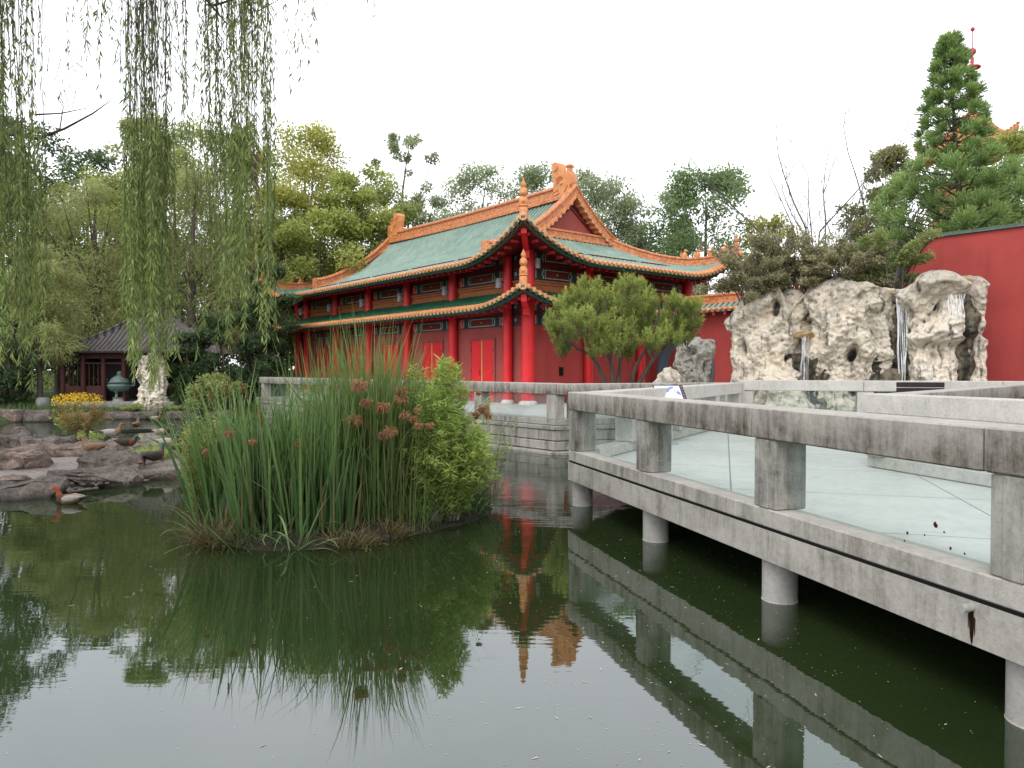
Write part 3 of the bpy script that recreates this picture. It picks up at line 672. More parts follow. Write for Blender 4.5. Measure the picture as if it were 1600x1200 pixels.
# ------------------------------------------------------------------ the red hall
HALL = Vector((.65, 30, .93)); HRZ = math.atan2(.637, .77)
BW, BL, OV = 10.5, 22.6, 1.8
hall = empty('red_hall', HALL, HRZ, 'two-tier red hall with green glazed roofs, orange ridges and upturned eaves', 'hall')
BAYS_L = [1.3, 5.3, 9.3, 13.3, 17.3, 21.3]; BAYS_R = [3.5, 7.0]
ZLE, ZLW, ZUE = 3.87, 4.62, 5.75
def prof(d): return .30 * d + .00524 * d ** 3
def side_pos(side, a, d, o=OV, W=BW, Lh=BL):
    if side == 0: return (-o + d, -o + a)
    if side == 1: return (W + o - d, -o + a)
    if side == 2: return (-o + a, -o + d)
    return (-o + a, Lh + o - d)
def lift(e, d, amt, Le, dd): return amt * max(0, 1 - e / Le) ** 2.0 * max(0, 1 - d / dd) ** 1.2
def roof_side(name, side, parent, zfun, dmax_fun, length, mats, pitch=.28, rows=(0, .32, .8, 1.4, 2.1, 2.9, 3.7, 4.5, 5.3, 6.2, 7.05), o=OV, W=BW, Lh=BL, split=None, rib=.085, drop=0.):
    """corrugated glazed tile slope; zfun(a,d,e) gives the surface"""
    pat = [(-.5, 0.), (-.27, 0.), (-.19, .62), (0, 1.), (.19, .62), (.27, 0.)]
    nr = int(round(length / pitch)); pitch = length / nr
    cols = []
    for k in range(nr):
        for ph, h in pat: cols.append(((k + .5 + ph) * pitch, h * rib))
    cols.append((length, 0.))
    m = MB(); uvs = []; grid = []
    for a, h in cols:
        e = min(a, length - a); dm = dmax_fun(a, e); col = []
        for r in rows:
            d = min(r, dm); x, y = side_pos(side, a, d, o, W, Lh); z = zfun(a, d, e) + h - drop
            col.append(len(m.v)); m.v.append((x, y, z)); uvs.append((a / pitch * .28, d))
        grid.append((col, dm, e))
    for i in range(len(cols) - 1):
        (c0, dm0, e0), (c1, dm1, e1) = grid[i], grid[i + 1]
        jump = abs(dm0 - dm1) > .8
        for j in range(len(rows) - 1):
            top = min(dm0, dm1) if jump else max(dm0, dm1)
            if rows[j] >= top - 1e-6: break
            q = (c0[j], c1[j], c1[j + 1], c0[j + 1])
            m.f.append(q); m.m.append(1 if rows[j + 1] <= .33 and not drop else 0)
    return m.build(name, mats, parent, smooth=38, uvs=uvs)
GY = 3.0; GO = 2.60        # gable plane and the overhanging roof edge, measured along the ridge
RIDGE_D = BW / 2 + OV
def z_up(a, d, e): return ZUE + prof(d) + lift(e, d, 1.36, 4.2, 4.5)
def dm_front(a, e): return RIDGE_D if e > GO + OV - .02 else e
def dm_side(a, e): return min(e, GY + OV)
roof = empty('upper_roof', (0, 0, 0)); roof.parent = hall
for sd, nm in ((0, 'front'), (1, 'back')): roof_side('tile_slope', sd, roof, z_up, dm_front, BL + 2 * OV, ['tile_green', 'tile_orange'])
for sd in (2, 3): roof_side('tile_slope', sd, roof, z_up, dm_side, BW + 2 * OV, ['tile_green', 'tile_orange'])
def soffit(zf, length, side, dmx, parent):
    m = MB(); n = max(8, int(length / .5)); rows = [0, .25, dmx * .5, dmx]; g = []
    for i in range(n + 1):
        a = length * i / n; e = min(a, length - a); c = []
        for r in rows:
            d = min(r, e + 1e-4); x, y = side_pos(side, a, d); c.append(len(m.v)); m.v.append((x, y, zf(a, d, e) - .17 - .02 * (r > 0)))
        g.append(c)
    for i in range(n):
        for j in range(3): m.f.append((g[i][j], g[i][j + 1], g[i + 1][j + 1], g[i + 1][j])); m.m.append(0)
    return m.build('soffit', 'maroon_timber', parent)
def eave_trim(zf, length, side, parent, pitch=.28):
    """round orange tile ends, pointed drip tiles, green fascia and red rafter ends along one eave"""
    nr = int(round(length / pitch)); p = length / nr; caps = MB(); drip = MB(); raf = MB(); fas = MB(); fp = []
    ax = {0: (-1, 0), 1: (1, 0), 2: (0, -1), 3: (0, 1)}[side]
    for k in range(nr):
        a = (k + .5) * p; e = min(a, length - a); x, y = side_pos(side, a, 0); z = zf(a, 0, e) + .045
        slope = (zf(a, .25, e) - zf(a, 0, e)) / .25
        A = Vector((x - ax[0] * .28, y - ax[1] * .28, z + .28 * slope)); B = Vector((x + ax[0] * .17, y + ax[1] * .17, z - .15 * slope))
        caps.tube([A, B], [.092, .092], 10, cap=False); nb_ = len(caps.v); caps.f.append(tuple(range(nb_ - 10, nb_))); caps.m.append(1); caps.f.append(tuple(range(nb_ - 11, nb_ - 21, -1))); caps.m.append(0)
        a2 = k * p; e2 = min(a2, length - a2); x, y = side_pos(side, a2, 0); z = zf(a2, 0, e2) - .01
        lat = Vector((-ax[1], ax[0], 0))
        o = Vector((x, y, z)) + Vector((ax[0], ax[1], 0)) * .12
        drip.extrude([(-.1, .03), (.1, .03), (.07, -.06), (0, -.12), (-.07, -.06)], o, lat, (0, 0, 1), (ax[0], ax[1], 0), .02)
    n = int(length / .42)
    for k in range(1, n):
        a = length * k / n; e = min(a, length - a); x, y = side_pos(side, a, .30); z = zf(a, .3, e) - .30
        raf.box((x, y, z), (.10 + .2 * abs(ax[0]), .10 + .2 * abs(ax[1]), .10), 0)
    n = max(10, int(length / .35))
    for k in range(n + 1):
        a = .02 + (length - .04) * k / n; e = min(a, length - a); x, y = side_pos(side, a, .04); fp.append((x, y, zf(a, .04, e) - .13))
    fas.sweep(fp, [(-.015, -.06), (.015, -.06), (.015, .06), (-.015, .06)])
    caps.build('eave_tile_ends', ['ridge_plain', 'cap_pale'], parent, smooth=50); drip.build('drip_tiles', 'beam_green', parent)
    raf.build('rafter_ends', 'rafter_red', parent); fas.build('eave_board', 'beam_green', parent)
for sd, ln in ((0, BL + 2 * OV), (1, BL + 2 * OV), (2, BW + 2 * OV), (3, BW + 2 * OV)):
    eave_trim(z_up, ln, sd, roof); soffit(z_up, ln, sd, OV, roof)
RP = [(-.24, -.12), (.24, -.12), (.24, .02), (.15, .08), (.15, .40), (.22, .46), (.22, .54), (.10, .63), (-.10, .63), (-.22, .54), (-.22, .46), (-.15, .40), (-.15, .08), (-.24, .02)]
def scaled(p, sx, sz): return [(u * sx, v * sz) for u, v in p]
zr = ZUE + prof(RIDGE_D)
r = MB(); ys = np.linspace(GO + .1, BL - GO - .1, 25)
r.sweep([(BW / 2, y, zr + .10 * ((y - BL / 2) / 8) ** 2) for y in ys], scaled(RP, 1.1, 1.0)); r.build('main_ridge', 'ridge_orange', roof, smooth=35)
# light mortar cap line of the main ridge
def front_pt(y, d): return Vector((-OV + d, y, ZUE + prof(d)))
def verge(yy, flip, parent):
    ds = np.linspace(RIDGE_D, 1.7, 18); pts = []
    for d in ds:
        x = -OV + d if not flip else BW + OV - d
        pts.append((x, yy, ZUE + prof(d) + .05 + .12 * max(0, 1 - (d - 1.7) / 1.0) ** 2))
    m = MB(); m.sweep(pts, scaled(RP, .95, .92)); a = pts[-1]
    m.box((a[0], a[1], a[2] + .22), (.10, .52, .72), ch=.03); m.build('verge_ridge', 'ridge_orange', parent, smooth=35)
def gable(yg, out, parent):
    """red triangular gable, moulded frame, row of orange tiles down both rakes, ridge along its foot"""
    zb = ZUE + prof(GY + OV) - .1; hb = RIDGE_D - (GY + OV)
    d0 = GY + OV - .35
    pts = [(BW / 2 - (RIDGE_D - d), ZUE + prof(d) - .12) for d in np.linspace(d0, RIDGE_D, 9)]
    outl = pts + [(BW - x, z) for x, z in reversed(pts[:-1])]
    m = MB(); m.extrude(outl, (0, yg, 0), (1, 0, 0), (0, 0, 1), (0, 1, 0), .1); g = m.build('gable_wall', 'dark_red_plaster', parent)
    cx = BW / 2; top = zr - .12
    def tri(s, dz): return [(cx - (cx - outl[0][0]) * s, zb + .12 + dz), (cx + (cx - outl[0][0]) * s, zb + .12 + dz), (cx, zb + .12 + dz + (top - zb) * s * .98)]
    fr = MB()
    for s, dz, wdt, off in ((.88, .02, .10, .06), (.70, .10, .05, .055)):
        T = tri(s, dz)
        for i in range(3):
            A, B = T[i], T[(i + 1) % 3]; fr.tube([(A[0], yg + out * off, A[1]), (B[0], yg + out * off, B[1])], wdt, 6)
    fr.build('gable_moulding', 'maroon_timber', g)
    tl = MB()
    L0 = GY + OV - .6; k = 0
    d = L0
    while d < RIDGE_D - .1:
        for f in (0, 1):
            x = -OV + d if not f else BW + OV - d
            z = ZUE + prof(d) - .02
            y0 = yg + out * .05; y1 = yg + out * (GY - GO + .12)
            tl.tube([(x, y1 - out * .45, z + .02), (x, y1, z - .01)], .085, 9)
        d += .25
    tl.build('gable_rake_tiles', 'cap_pale', parent, smooth=50)
    pl = MB()
    for f in (0, 1):
        pp = []
        for d in np.linspace(GY + OV - 1.1, RIDGE_D, 9):
            x = -OV + d if not f else BW + OV - d; pp.append((x, yg + out * (GY - GO - .05), ZUE + prof(d) + .02))
        pl.sweep(pp, [(-.09, -.07), (.09, -.07), (.09, .1), (-.09, .1)])
    pl.build('gable_rake_band', 'ridge_plain', parent)
    b = MB(); n = 14; hx = cx - outl[0][0] + .45
    b.sweep([(cx - hx + 2 * hx * i / n, yg + out * .28, zb - .02) for i in range(n + 1)], scaled(RP, .8, .62)); b.build('gable_foot_ridge', 'ridge_orange', parent, smooth=35)
gable(GY, -1, roof); gable(BL - GY, 1, roof)
for yy in (GO + .12, BL - GO - .12):
    verge(yy, False, roof); verge(yy, True, roof)
def beast(c, dirv, s, m):
    """small seated roof figure facing dirv"""
    d = Vector(dirv).normalized(); c = Vector(c)
    m.tube([c, c + Vector((0, 0, .14)) * s, c + Vector((0, 0, .26)) * s + d * .04 * s], [.11 * s, .12 * s, .06 * s], 8)
    m.ball(tuple(c + Vector((0, 0, .33)) * s + d * .07 * s), .085 * s, 8); m.ball(tuple(c + Vector((0, 0, .31)) * s + d * .16 * s), .045 * s, 6)
    m.tube([c + d * .1 * s, c + d * .11 * s + Vector((0, 0, .18)) * s], [.035 * s, .04 * s], 6)
    m.tube([c - d * .1 * s, c - d * .17 * s + Vector((0, 0, .16)) * s, c - d * .12 * s + Vector((0, 0, .30)) * s], [.05 * s, .04 * s, .015 * s], 6)
def hip(cx, cy, zf, d_in, parent, fig=4, figs=1., scale=.75, wall_d=None):
    sx = 1 if cx < BW / 2 else -1; sy = 1 if cy < BL / 2 else -1
    pts = [(cx + sx * d, cy + sy * d, zf(d, d, d) + .03) for d in np.linspace(d_in, .12, 18)]
    m = MB(); m.sweep(pts, scaled(RP, scale * .8, scale * .75)); h = m.build('hip_ridge', 'ridge_orange', parent, smooth=35)
    out = Vector((-sx, -sy, 0)).normalized()
    for k in range(fig):
        d = .55 + k * .46
        b = MB(); beast((cx + sx * d, cy + sy * d, zf(d, d, d) + .03 + .46 * scale), out, figs, b); b.build('roof_figure', 'ridge_plain', h, smooth=45)
def finial(cx, cy, zf, s, parent):
    """tall orange tip ornament: block, immortal riding a bird, round tile below"""
    sx = 1 if cx < BW / 2 else -1; sy = 1 if cy < BL / 2 else -1; out = Vector((-sx, -sy, 0)).normalized()
    p = Vector((cx + sx * .14, cy + sy * .14, zf(0, 0, 0) + .10))
    m = MB(); m.box(tuple(p + Vector((0, 0, .14 * s))), (.30 * s, .30 * s, .34 * s), PI / 4, ch=.03)
    m.box(tuple(p + Vector((0, 0, .33 * s))), (.36 * s, .36 * s, .06 * s), PI / 4, ch=.02)
    m.lathe([(.14, .34), (.17, .42), (.16, .58), (.12, .66), (.10, .70), (.15, .76), (.16, .88), (.12, .98), (.07, 1.02), (.10, 1.08), (.105, 1.16), (.06, 1.23), (.03, 1.28), (.035, 1.33), (.008, 1.40)] if s == 1 else [(r_ * s, z_ * s) for r_, z_ in ((.14, .34), (.17, .42), (.16, .58), (.12, .66), (.10, .70), (.15, .76), (.16, .88), (.12, .98), (.07, 1.02), (.10, 1.08), (.105, 1.16), (.06, 1.23), (.008, 1.36))], 12, tuple(p))
    m.ball(tuple(p + out * .12 * s + Vector((0, 0, .80 * s))), .10 * s, 8); m.ball(tuple(p - out * .12 * s + Vector((0, 0, .52 * s))), .10 * s, 8)
    m.ball(tuple(p + out * .14 * s + Vector((0, 0, .50 * s))), .085 * s, 8)
    m.build('corner_finial', 'ridge_plain', parent, smooth=50)
    m = MB(); q = Vector((cx, cy, zf(0, 0, 0) + .02)); m.tube([q - out * .2, q + out * .12], .17, 14); m.build('corner_tile', 'cap_pale', parent, smooth=50)
def corner_beam(cx, cy, z_in, d_in, zt, parent):
    sx = 1 if cx < BW / 2 else -1; sy = 1 if cy < BL / 2 else -1; out = Vector((-sx, -sy, 0)).normalized(); lat = Vector((out.y, -out.x, 0))
    A = Vector((cx + sx * d_in, cy + sy * d_in, z_in)); B = Vector((cx + sx * .25, cy + sy * .25, zt - .38))
    m = MB(); pts = [A, A.lerp(B, .45) + Vector((0, 0, -.10)), A.lerp(B, .8) + Vector((0, 0, -.05)), B]
    m.sweep(pts, [(-.11, -.16), (.11, -.16), (.11, .16), (-.11, .16)]); m.box(tuple(A.lerp(B, .42) - Vector((0, 0, .34))), (.26, .26, .30), PI / 4)
    m.build('corner_beam', 'door_red', parent)
corners = [(-OV, -OV), (BW + OV, -OV), (-OV, BL + OV), (BW + OV, BL + OV)]
for i, (cx, cy) in enumerate(corners):
    hip(cx, cy, z_up, GO + OV + .5, roof, fig=0 if i == 0 else 4, scale=.85)
    finial(cx, cy, z_up, 1.0 if i == 0 else .7, roof); corner_beam(cx, cy, z_up(1.8, 1.8, 1.8) - .55, OV + .1, z_up(0, 0, 0), roof)
def chiwen(yc, dr, parent):
    """dragon ridge end: gaping block body biting the ridge, scroll tail curling back, sword hilt on top; dr = +1 faces +y"""
    o = (BW / 2, yc, zr + .10)
    body = [(-.42, 0), (-.45, .95), (-.40, 1.06), (-.02, 1.04), (.12, 1.0), (.28, 1.12), (.33, 1.35), (.36, 1.55), (.50, 1.72), (.66, 1.70), (.78, 1.55), (.80, 1.30), (.74, 1.05), (.68, .78), (.64, .5), (.70, .40), (.62, .2), (.66, 0)]
    m = MB(); m.extrude([(u * dr, v) for u, v in body][::1 if dr > 0 else -1], o, (0, 1, 0), (0, 0, 1), (1, 0, 0), .52)
    for s in (-1, 1):     # scroll, eye, jaw and scale ridges on both faces
        x = BW / 2 + s * .27
        sp = [(x, yc + dr * (.58 + (.20 - .014 * k) * math.cos(k * .55)), o[2] + 1.46 + (.20 - .014 * k) * math.sin(k * .55)) for k in range(13)]
        m.tube(sp, .035, 6); m.ball((x, yc + dr * .12, o[2] + .62), .09, 8)
        for q in range(4): m.tube([(x, yc + dr * (.62 - q * .06), o[2] + 1.05 - q * .13), (x, yc + dr * (.40 - q * .09), o[2] + .92 - q * .05), (x, yc + dr * (.18 - q * .06), o[2] + .98 - q * .03)], .026, 5)
        m.tube([(x, yc + dr * .64, o[2] + .28), (x, yc + dr * .36, o[2] + .36), (x, yc + dr * .28, o[2] + .18), (x, yc + dr * .6, o[2] + .1)], .04, 6)
        m.tube([(x, yc - dr * .1, o[2] + .2), (x, yc - dr * .3, o[2] + .45), (x, yc - dr * .15, o[2] + .7)], .04, 6)
    m.tube([(BW / 2 - .3, yc + dr * .58, o[2] + 1.5), (BW / 2 + .3, yc + dr * .58, o[2] + 1.5)], .22, 14)
    m.box((BW / 2, yc - dr * .2, o[2] + 1.2), (.22, .2, .34)); m.box((BW / 2, yc - dr * .2, o[2] + 1.42), (.30, .30, .14), ch=.03)
    m.build('dragon_ridge_end', 'ridge_plain', parent, smooth=35)
chiwen(GO + .60, 1, roof); chiwen(BL - GO - .60, -1, roof)

# lower roof skirt
low = empty('lower_roof', (0, 0, 0)); low.parent = hall
def z_lo(a, d, e): return ZLE + (ZLW - ZLE) * (d / OV) * (.8 + .2 * d / OV) + lift(e, d, .68, 3.4, 2.2)
for sd, ln in ((0, BL + 2 * OV), (1, BL + 2 * OV), (2, BW + 2 * OV), (3, BW + 2 * OV)):
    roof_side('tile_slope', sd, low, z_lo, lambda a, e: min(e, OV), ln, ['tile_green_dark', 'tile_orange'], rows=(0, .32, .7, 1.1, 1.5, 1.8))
    eave_trim(z_lo, ln, sd, low); soffit(z_lo, ln, sd, OV, low)
for i, (cx, cy) in enumerate(corners):
    hip(cx, cy, z_lo, OV - .1, low, fig=0, scale=.55); finial(cx, cy, z_lo, .95 if i == 0 else .7, low)
    corner_beam(cx, cy, z_lo(1.8, 1.8, 1.8) - .6, OV + .1, z_lo(0, 0, 0), low)
# walls
WX = .22
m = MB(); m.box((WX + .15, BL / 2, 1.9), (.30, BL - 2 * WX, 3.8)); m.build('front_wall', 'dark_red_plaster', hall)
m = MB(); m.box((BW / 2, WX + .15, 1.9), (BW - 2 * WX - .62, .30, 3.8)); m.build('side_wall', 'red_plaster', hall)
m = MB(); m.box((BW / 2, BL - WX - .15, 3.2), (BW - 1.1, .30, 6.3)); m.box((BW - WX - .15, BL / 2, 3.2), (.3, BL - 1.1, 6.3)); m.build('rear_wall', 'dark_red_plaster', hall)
m = MB(); m.box((WX + .17, BL / 2, 5.15), (.28, BL - .5, 2.7)); m.box((BW / 2, WX + .17, 5.15), (BW - 1.2, .28, 2.7)); m.build('upper_wall', 'maroon_timber', hall)
# moulded orange band above the lower roof
m = MB()
for z, dz, pr in ((4.60, .10, .10), (4.72, .12, .06), (4.86, .15, .04), (5.0, .10, .07), (5.10, .08, .12)):
    m.box((WX - pr / 2 + .02, BL / 2, z), (pr + .04, BL - 2 * WX + 2 * pr, dz - .004)); m.box((BW / 2, WX - pr / 2 + .02, z), (BW - 2 * WX + 2 * pr - .1, pr + .04, dz - .004))
m.build('orange_band', 'band_orange', hall)
def column(x, y, r_, top=6.3):
    m = MB(); m.lathe([(r_ * 1.02, .0), (r_, .4), (r_, 3.6), (r_ * .97, top)], 20, (x, y, 0)); c = m.build('column', 'column_red', hall, smooth=40)
    m = MB(); m.lathe([(r_ * 1.4, 0), (r_ * 1.42, .06), (r_ * 1.3, .12), (r_ * 1.1, .15), (r_ * 1.02, .16)], 20, (x, y, 0)); m.build('column_base', 'white_stone', c, smooth=40)
column(0, 0, .27); column(BW, 0, .25); column(0, BL, .25)
for y in BAYS_L: column(0, y, .20)
for x in BAYS_R: column(x, 0, .20)
def painted_beam(axis, a0, a1, z, h, th=.16, plain=False):
    """timber tie beam painted with a red cartouche and green/white bands, axis 0 = left facade (runs along y)"""
    m = MB(); c = (a0 + a1) / 2; Lb = a1 - a0
    def put(u0, u1, z0, z1, out, mi):
        if axis == 0: m.box((WX - th / 2 - out / 2, (u0 + u1) / 2, (z0 + z1) / 2), (th * .0 + .004 + out, u1 - u0, z1 - z0), mi=mi)
        else: m.box(((u0 + u1) / 2, WX - th / 2 - out / 2, (z0 + z1) / 2), (u1 - u0, .004 + out, z1 - z0), mi=mi)
    if axis == 0: m.box((WX - th / 2 + .08, c, z + h / 2), (th, Lb, h))
    else: m.box((c, WX - th / 2 + .08, z + h / 2), (Lb, th, h))
    f = WX - th / 2 + .08 - th / 2
    def face(u0, u1, z0, z1, lev, mi):
        dpt = .006 * lev + .012
        if axis == 0: m.box((f - dpt / 2 + .004, (u0 + u1) / 2, (z0 + z1) / 2), (dpt, u1 - u0, z1 - z0), mi=mi)
        else: m.box(((u0 + u1) / 2, f - dpt / 2 + .004, (z0 + z1) / 2), (u1 - u0, dpt, z1 - z0), mi=mi)
    if Lb > 2:
        hw = Lb * .225
        face(c - hw, c + hw, z + .05, z + h - .05, 1, 4); face(c - hw + .035, c + hw - .035, z + .085, z + h - .085, 2, 3)
        face(c - .05, c + .05, z + h * .45, z + h * .55, 3, 5)
        for s in (-1, 1):
            for k, (u, wdt, mi) in enumerate(((hw + .10, .045, 4), (hw + .19, .10, 2), (hw + .52, .16, 2), (hw + .52, .05, 4), (hw + .68, .05, 4))):
                uu = c + s * u
                if k in (0, 4):  # zig-zag strip made of three short offset pieces
                    for q in range(3): face(uu + s * .05 * (q % 2) - wdt / 2, uu + s * .05 * (q % 2) + wdt / 2, z + .04 + q * (h - .08) / 3, z + .04 + (q + 1) * (h - .08) / 3, 2, mi)
                else: face(uu - wdt / 2, uu + wdt / 2, z + .04, z + h - .04, 1 if wdt > .06 else 2, mi)
            e0 = c + s * (Lb / 2 - .26); face(e0 - .16, e0 + .16, z + .03, z + h - .03, 1, 3 if k % 2 else 6)
    else:
        for s in (-1, 1):
            uu = c + s * Lb * .28
            for q in range(3): face(uu + s * .04 * (q % 2) - .05, uu + s * .04 * (q % 2) + .05, z + .04 + q * (h - .08) / 3, z + .04 + (q + 1) * (h - .08) / 3, 2, 4 if q % 2 else 2)
        face(c - .1, c + .1, z + .05, z + h - .05, 1, 3)
    m.build('painted_beam', ['beam_blue', 'maroon_timber', 'beam_green', 'beam_red', 'beam_white', 'gold_strip', 'column_red'], hall)
bl = [.0] + BAYS_L + [BL]; br = [0] + BAYS_R + [BW]
for seq, ax in ((bl, 0), (br, 1)):
    for a, b in zip(seq[:-1], seq[1:]):
        a_, b_ = a + .2, b - .2
        for z, h in ((3.27, .45), (3.86, .36), (5.17, .48), (5.88, .42)): painted_beam(ax, a_, b_, z, h)
        for z, h in ((3.725, .13), (5.655, .22), (6.31, .2)):
            m = MB()
            if ax == 0: m.box((WX - .01, (a_ + b_) / 2, z + h / 2), (.14, b_ - a_, h - .01))
            else: m.box(((a_ + b_) / 2, WX - .01, z + h / 2), (b_ - a_, .14, h - .01))
            m.build('tie_beam', 'maroon_timber', hall)
# double doors in every bay of the long front
for a, b in zip(BAYS_L[:-1], BAYS_L[1:]):
    c = (a + b) / 2; d = empty('double_door', (WX, c, 0)); d.parent = hall
    m = MB(); m.box((-.02, 0, 2.78), (.10, 1.84, .10)); [m.box((-.02, s * .87, 1.37), (.10, .10, 2.74)) for s in (-1, 1)]; m.build('door_frame', 'dark_red_plaster', d)
    for s in (-1, 1):
        m = MB(); m.box((-.03, s * .42, 1.37), (.05, .76, 2.70), ch=.01)
        for z0, z1 in ((.25, 1.30), (1.45, 2.55)):
            m.box((-.058, s * .42, (z0 + z1) / 2), (.012, .56, z1 - z0), ch=.004); m.box((-.067, s * .42, (z0 + z1) / 2), (.012, .44, z1 - z0 - .12), ch=.004)
        m.build('door_leaf', 'door_red', d)
        m = MB()
        for z in (.45, 1.37, 2.3): m.box((-.06, s * .80, z), (.02, .025, .12))
        m.build('hinges', 'dark_void', d)
    m = MB(); m.box((-.062, 0, 1.37), (.02, .06, 2.70)); m.build('gold_astragal', 'gold_strip', d)
    m = MB(); m.tube([(-.075, .1, 1.2), (-.11, .1, 1.2), (-.11, .1, 1.42), (-.075, .1, 1.42)], .013, 6); m.build('handle', 'dark_void', d)
# wall lamps at the upper columns
for y in BAYS_L:
    m = MB(); m.lathe([(.0, -.2), (.125, -.2), (.13, -.17), (.13, .20), (.115, .22), (.0, .22)], 16, (-.24, y + .32, 5.05)); m.box((-.1, y + .22, 5.0), (.18, .10, .10)); m.build('wall_lamp', 'lamp_grey', hall, smooth=40)
m = MB(); m.lathe([(.0, -.2), (.12, -.2), (.12, .2), (.0, .22)], 16, (.34, -.2, 5.75)); m.build('wall_lamp', 'lamp_grey', hall, smooth=40)
# dark plaque on the side wall
m = MB(); m.box((2.05, WX - .03, 1.35), (.22, .05, .36), ch=.01); m.box((2.05, WX - .06, 1.35), (.14, .02, .26)); m.build('wall_plaque', 'dark_void', hall)
# plinth step
m = MB(); m.box((BW / 2 - .0, BL / 2, -.10), (BW + 1.3, BL + 1.3, .16), ch=.02); m.build('plinth', 'paving_pale', hall)

# ------------------------------------------------------------------ boundary wall with moon gate
W0 = HALL + UR * 8.3; WD = Vector((.637, -.77, 0)); wrz = math.atan2(WD.y, WD.x)
bw = empty('boundary_wall', (W0.x, W0.y, .93), wrz, 'red plastered boundary wall with a round moon gate and a rising right end', 'wall')
WT = .55; gc, gz, gr_ = 1.75, 1.42, 1.5; LOWH = 4.05; TALL = 6.0
# low part with circular opening, profile built as outer outline then bridged ring
def wall_with_hole():
    m = MB(); n = 48; x0, x1 = -.2, 4.2
    for y in (-WT / 2, WT / 2):
        b = len(m.v)
        for k in range(n):
            a = 2 * PI * k / n; m.v.append((gc + gr_ * math.cos(a), y, gz + gr_ * math.sin(a)))
        for k in range(n):
            a = 2 * PI * k / n; c_, s_ = math.cos(a), math.sin(a)
            tx = ((x1 - gc) if c_ > 0 else (x0 - gc)) / c_ if abs(c_) > 1e-6 else 1e9
            tz = ((LOWH - gz) if s_ > 0 else (-.6 - gz)) / s_ if abs(s_) > 1e-6 else 1e9
            t_ = min(tx, tz); m.v.append((gc + t_ * c_, y, gz + t_ * s_))
        for k in range(n): j = (k + 1) % n; m.f.append((b + k, b + j, b + n + j, b + n + k)); m.m.append(0)
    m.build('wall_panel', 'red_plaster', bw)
    m = MB(); pr = []
    m.v = []; 
    for y in (-WT / 2 - .05, WT / 2 + .05):
        for rr in (gr_ - .002, gr_ + .10):
            for k in range(n): a = 2 * PI * k / n; m.v.append((gc + rr * math.cos(a), y, gz + rr * math.sin(a)))
    for k in range(n):
        j = (k + 1) % n
        for f in ((k, j, n + j, n + k), (2 * n + k, 2 * n + j, 3 * n + j, 3 * n + k), (k, j, 2 * n + j, 2 * n + k), (n + k, n + j, 3 * n + j, 3 * n + k)): m.f.append(f); m.m.append(0)
    m.build('moon_gate_surround', 'moongate_blue', bw, smooth=40)
wall_with_hole()
# long solid part, low then sweeping up to the tall right section
s_curve = [(12.4 - 1.8 * t, TALL - (TALL - LOWH) * (3 * t * t - 2 * t ** 3)) for t in np.linspace(0, 1, 12)]
outl = [(4.2, -.8), (26, -.8), (26, TALL)] + s_curve + [(4.2, LOWH)]
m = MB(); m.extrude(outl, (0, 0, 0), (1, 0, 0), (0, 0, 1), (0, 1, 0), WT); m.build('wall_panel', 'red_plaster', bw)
# green tile capping of the tall part
m = MB(); cp = [(26, 0, TALL)] + [(x, 0, z) for x, z in s_curve]
for off, hh, ww in ((.03, .05, .72), (.085, .05, .5), (.14, .05, .28)): m.sweep([(x, y, z + off) for x, y, z in cp], [(-ww / 2, -hh / 2), (ww / 2, -hh / 2), (ww / 2 * .8, hh / 2), (-ww / 2 * .8, hh / 2)])
m.build('wall_coping', 'coping_green', bw)
# roofed low part: tiled both sides with orange ridge
wroof = empty('wall_roof', (0, 0, 0)); wroof.parent = bw
def z_w(a, d, e): return LOWH - .06 + .50 * d + .12 * d * d
for sd in (2, 3):
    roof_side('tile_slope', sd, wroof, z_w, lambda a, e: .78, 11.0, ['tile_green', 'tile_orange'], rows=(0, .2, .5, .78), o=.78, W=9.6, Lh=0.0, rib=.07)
caps = MB(); drip = MB(); raf = MB()
for k in range(39):
    a = -.78 + .14 + k * .282
    for s in (-1, 1):
        caps.tube([(a, s * .70, LOWH + .01), (a, s * .84, LOWH - .06)], .085, 9); drip.extrude([(-.09, .03), (.09, .03), (0, -.10)], (a + .14, s * .79, LOWH - .06), (1, 0, 0), (0, 0, 1), (0, 1, 0), .02)
        if k % 2: raf.box((a, s * .6, LOWH - .20), (.10, .3, .10))
caps.build('eave_tile_ends', 'cap_pale', wroof, smooth=50); drip.build('drip_tiles', 'beam_green', wroof); raf.build('rafter_ends', 'spire_red', wroof)
m = MB(); m.sweep([(x, 0, LOWH + .36) for x in np.linspace(-.7, 10.2, 12)], scaled(RP, .9, .62)); m.build('wall_ridge', 'ridge_orange', wroof, smooth=35)
m = MB(); m.box((4.7, -.60, LOWH - .06), (10.6, .04, .08)); m.box((4.7, .60, LOWH - .06), (10.6, .04, .08)); m.build('eave_board', 'beam_green', wroof)
# benches by the gate
q = W0 + WD * .1 + Vector((-.77, -.637, 0)) * 1.0
bench(X(998, 31), 31, .93, math.radians(-50), .9, 'dark low bench against the red wall behind the pine trunks')
bench(X(1133, 29.2), 29.2, .93, math.radians(-50), 1.3, 'dark low bench right of the moon gate beside the rockery')
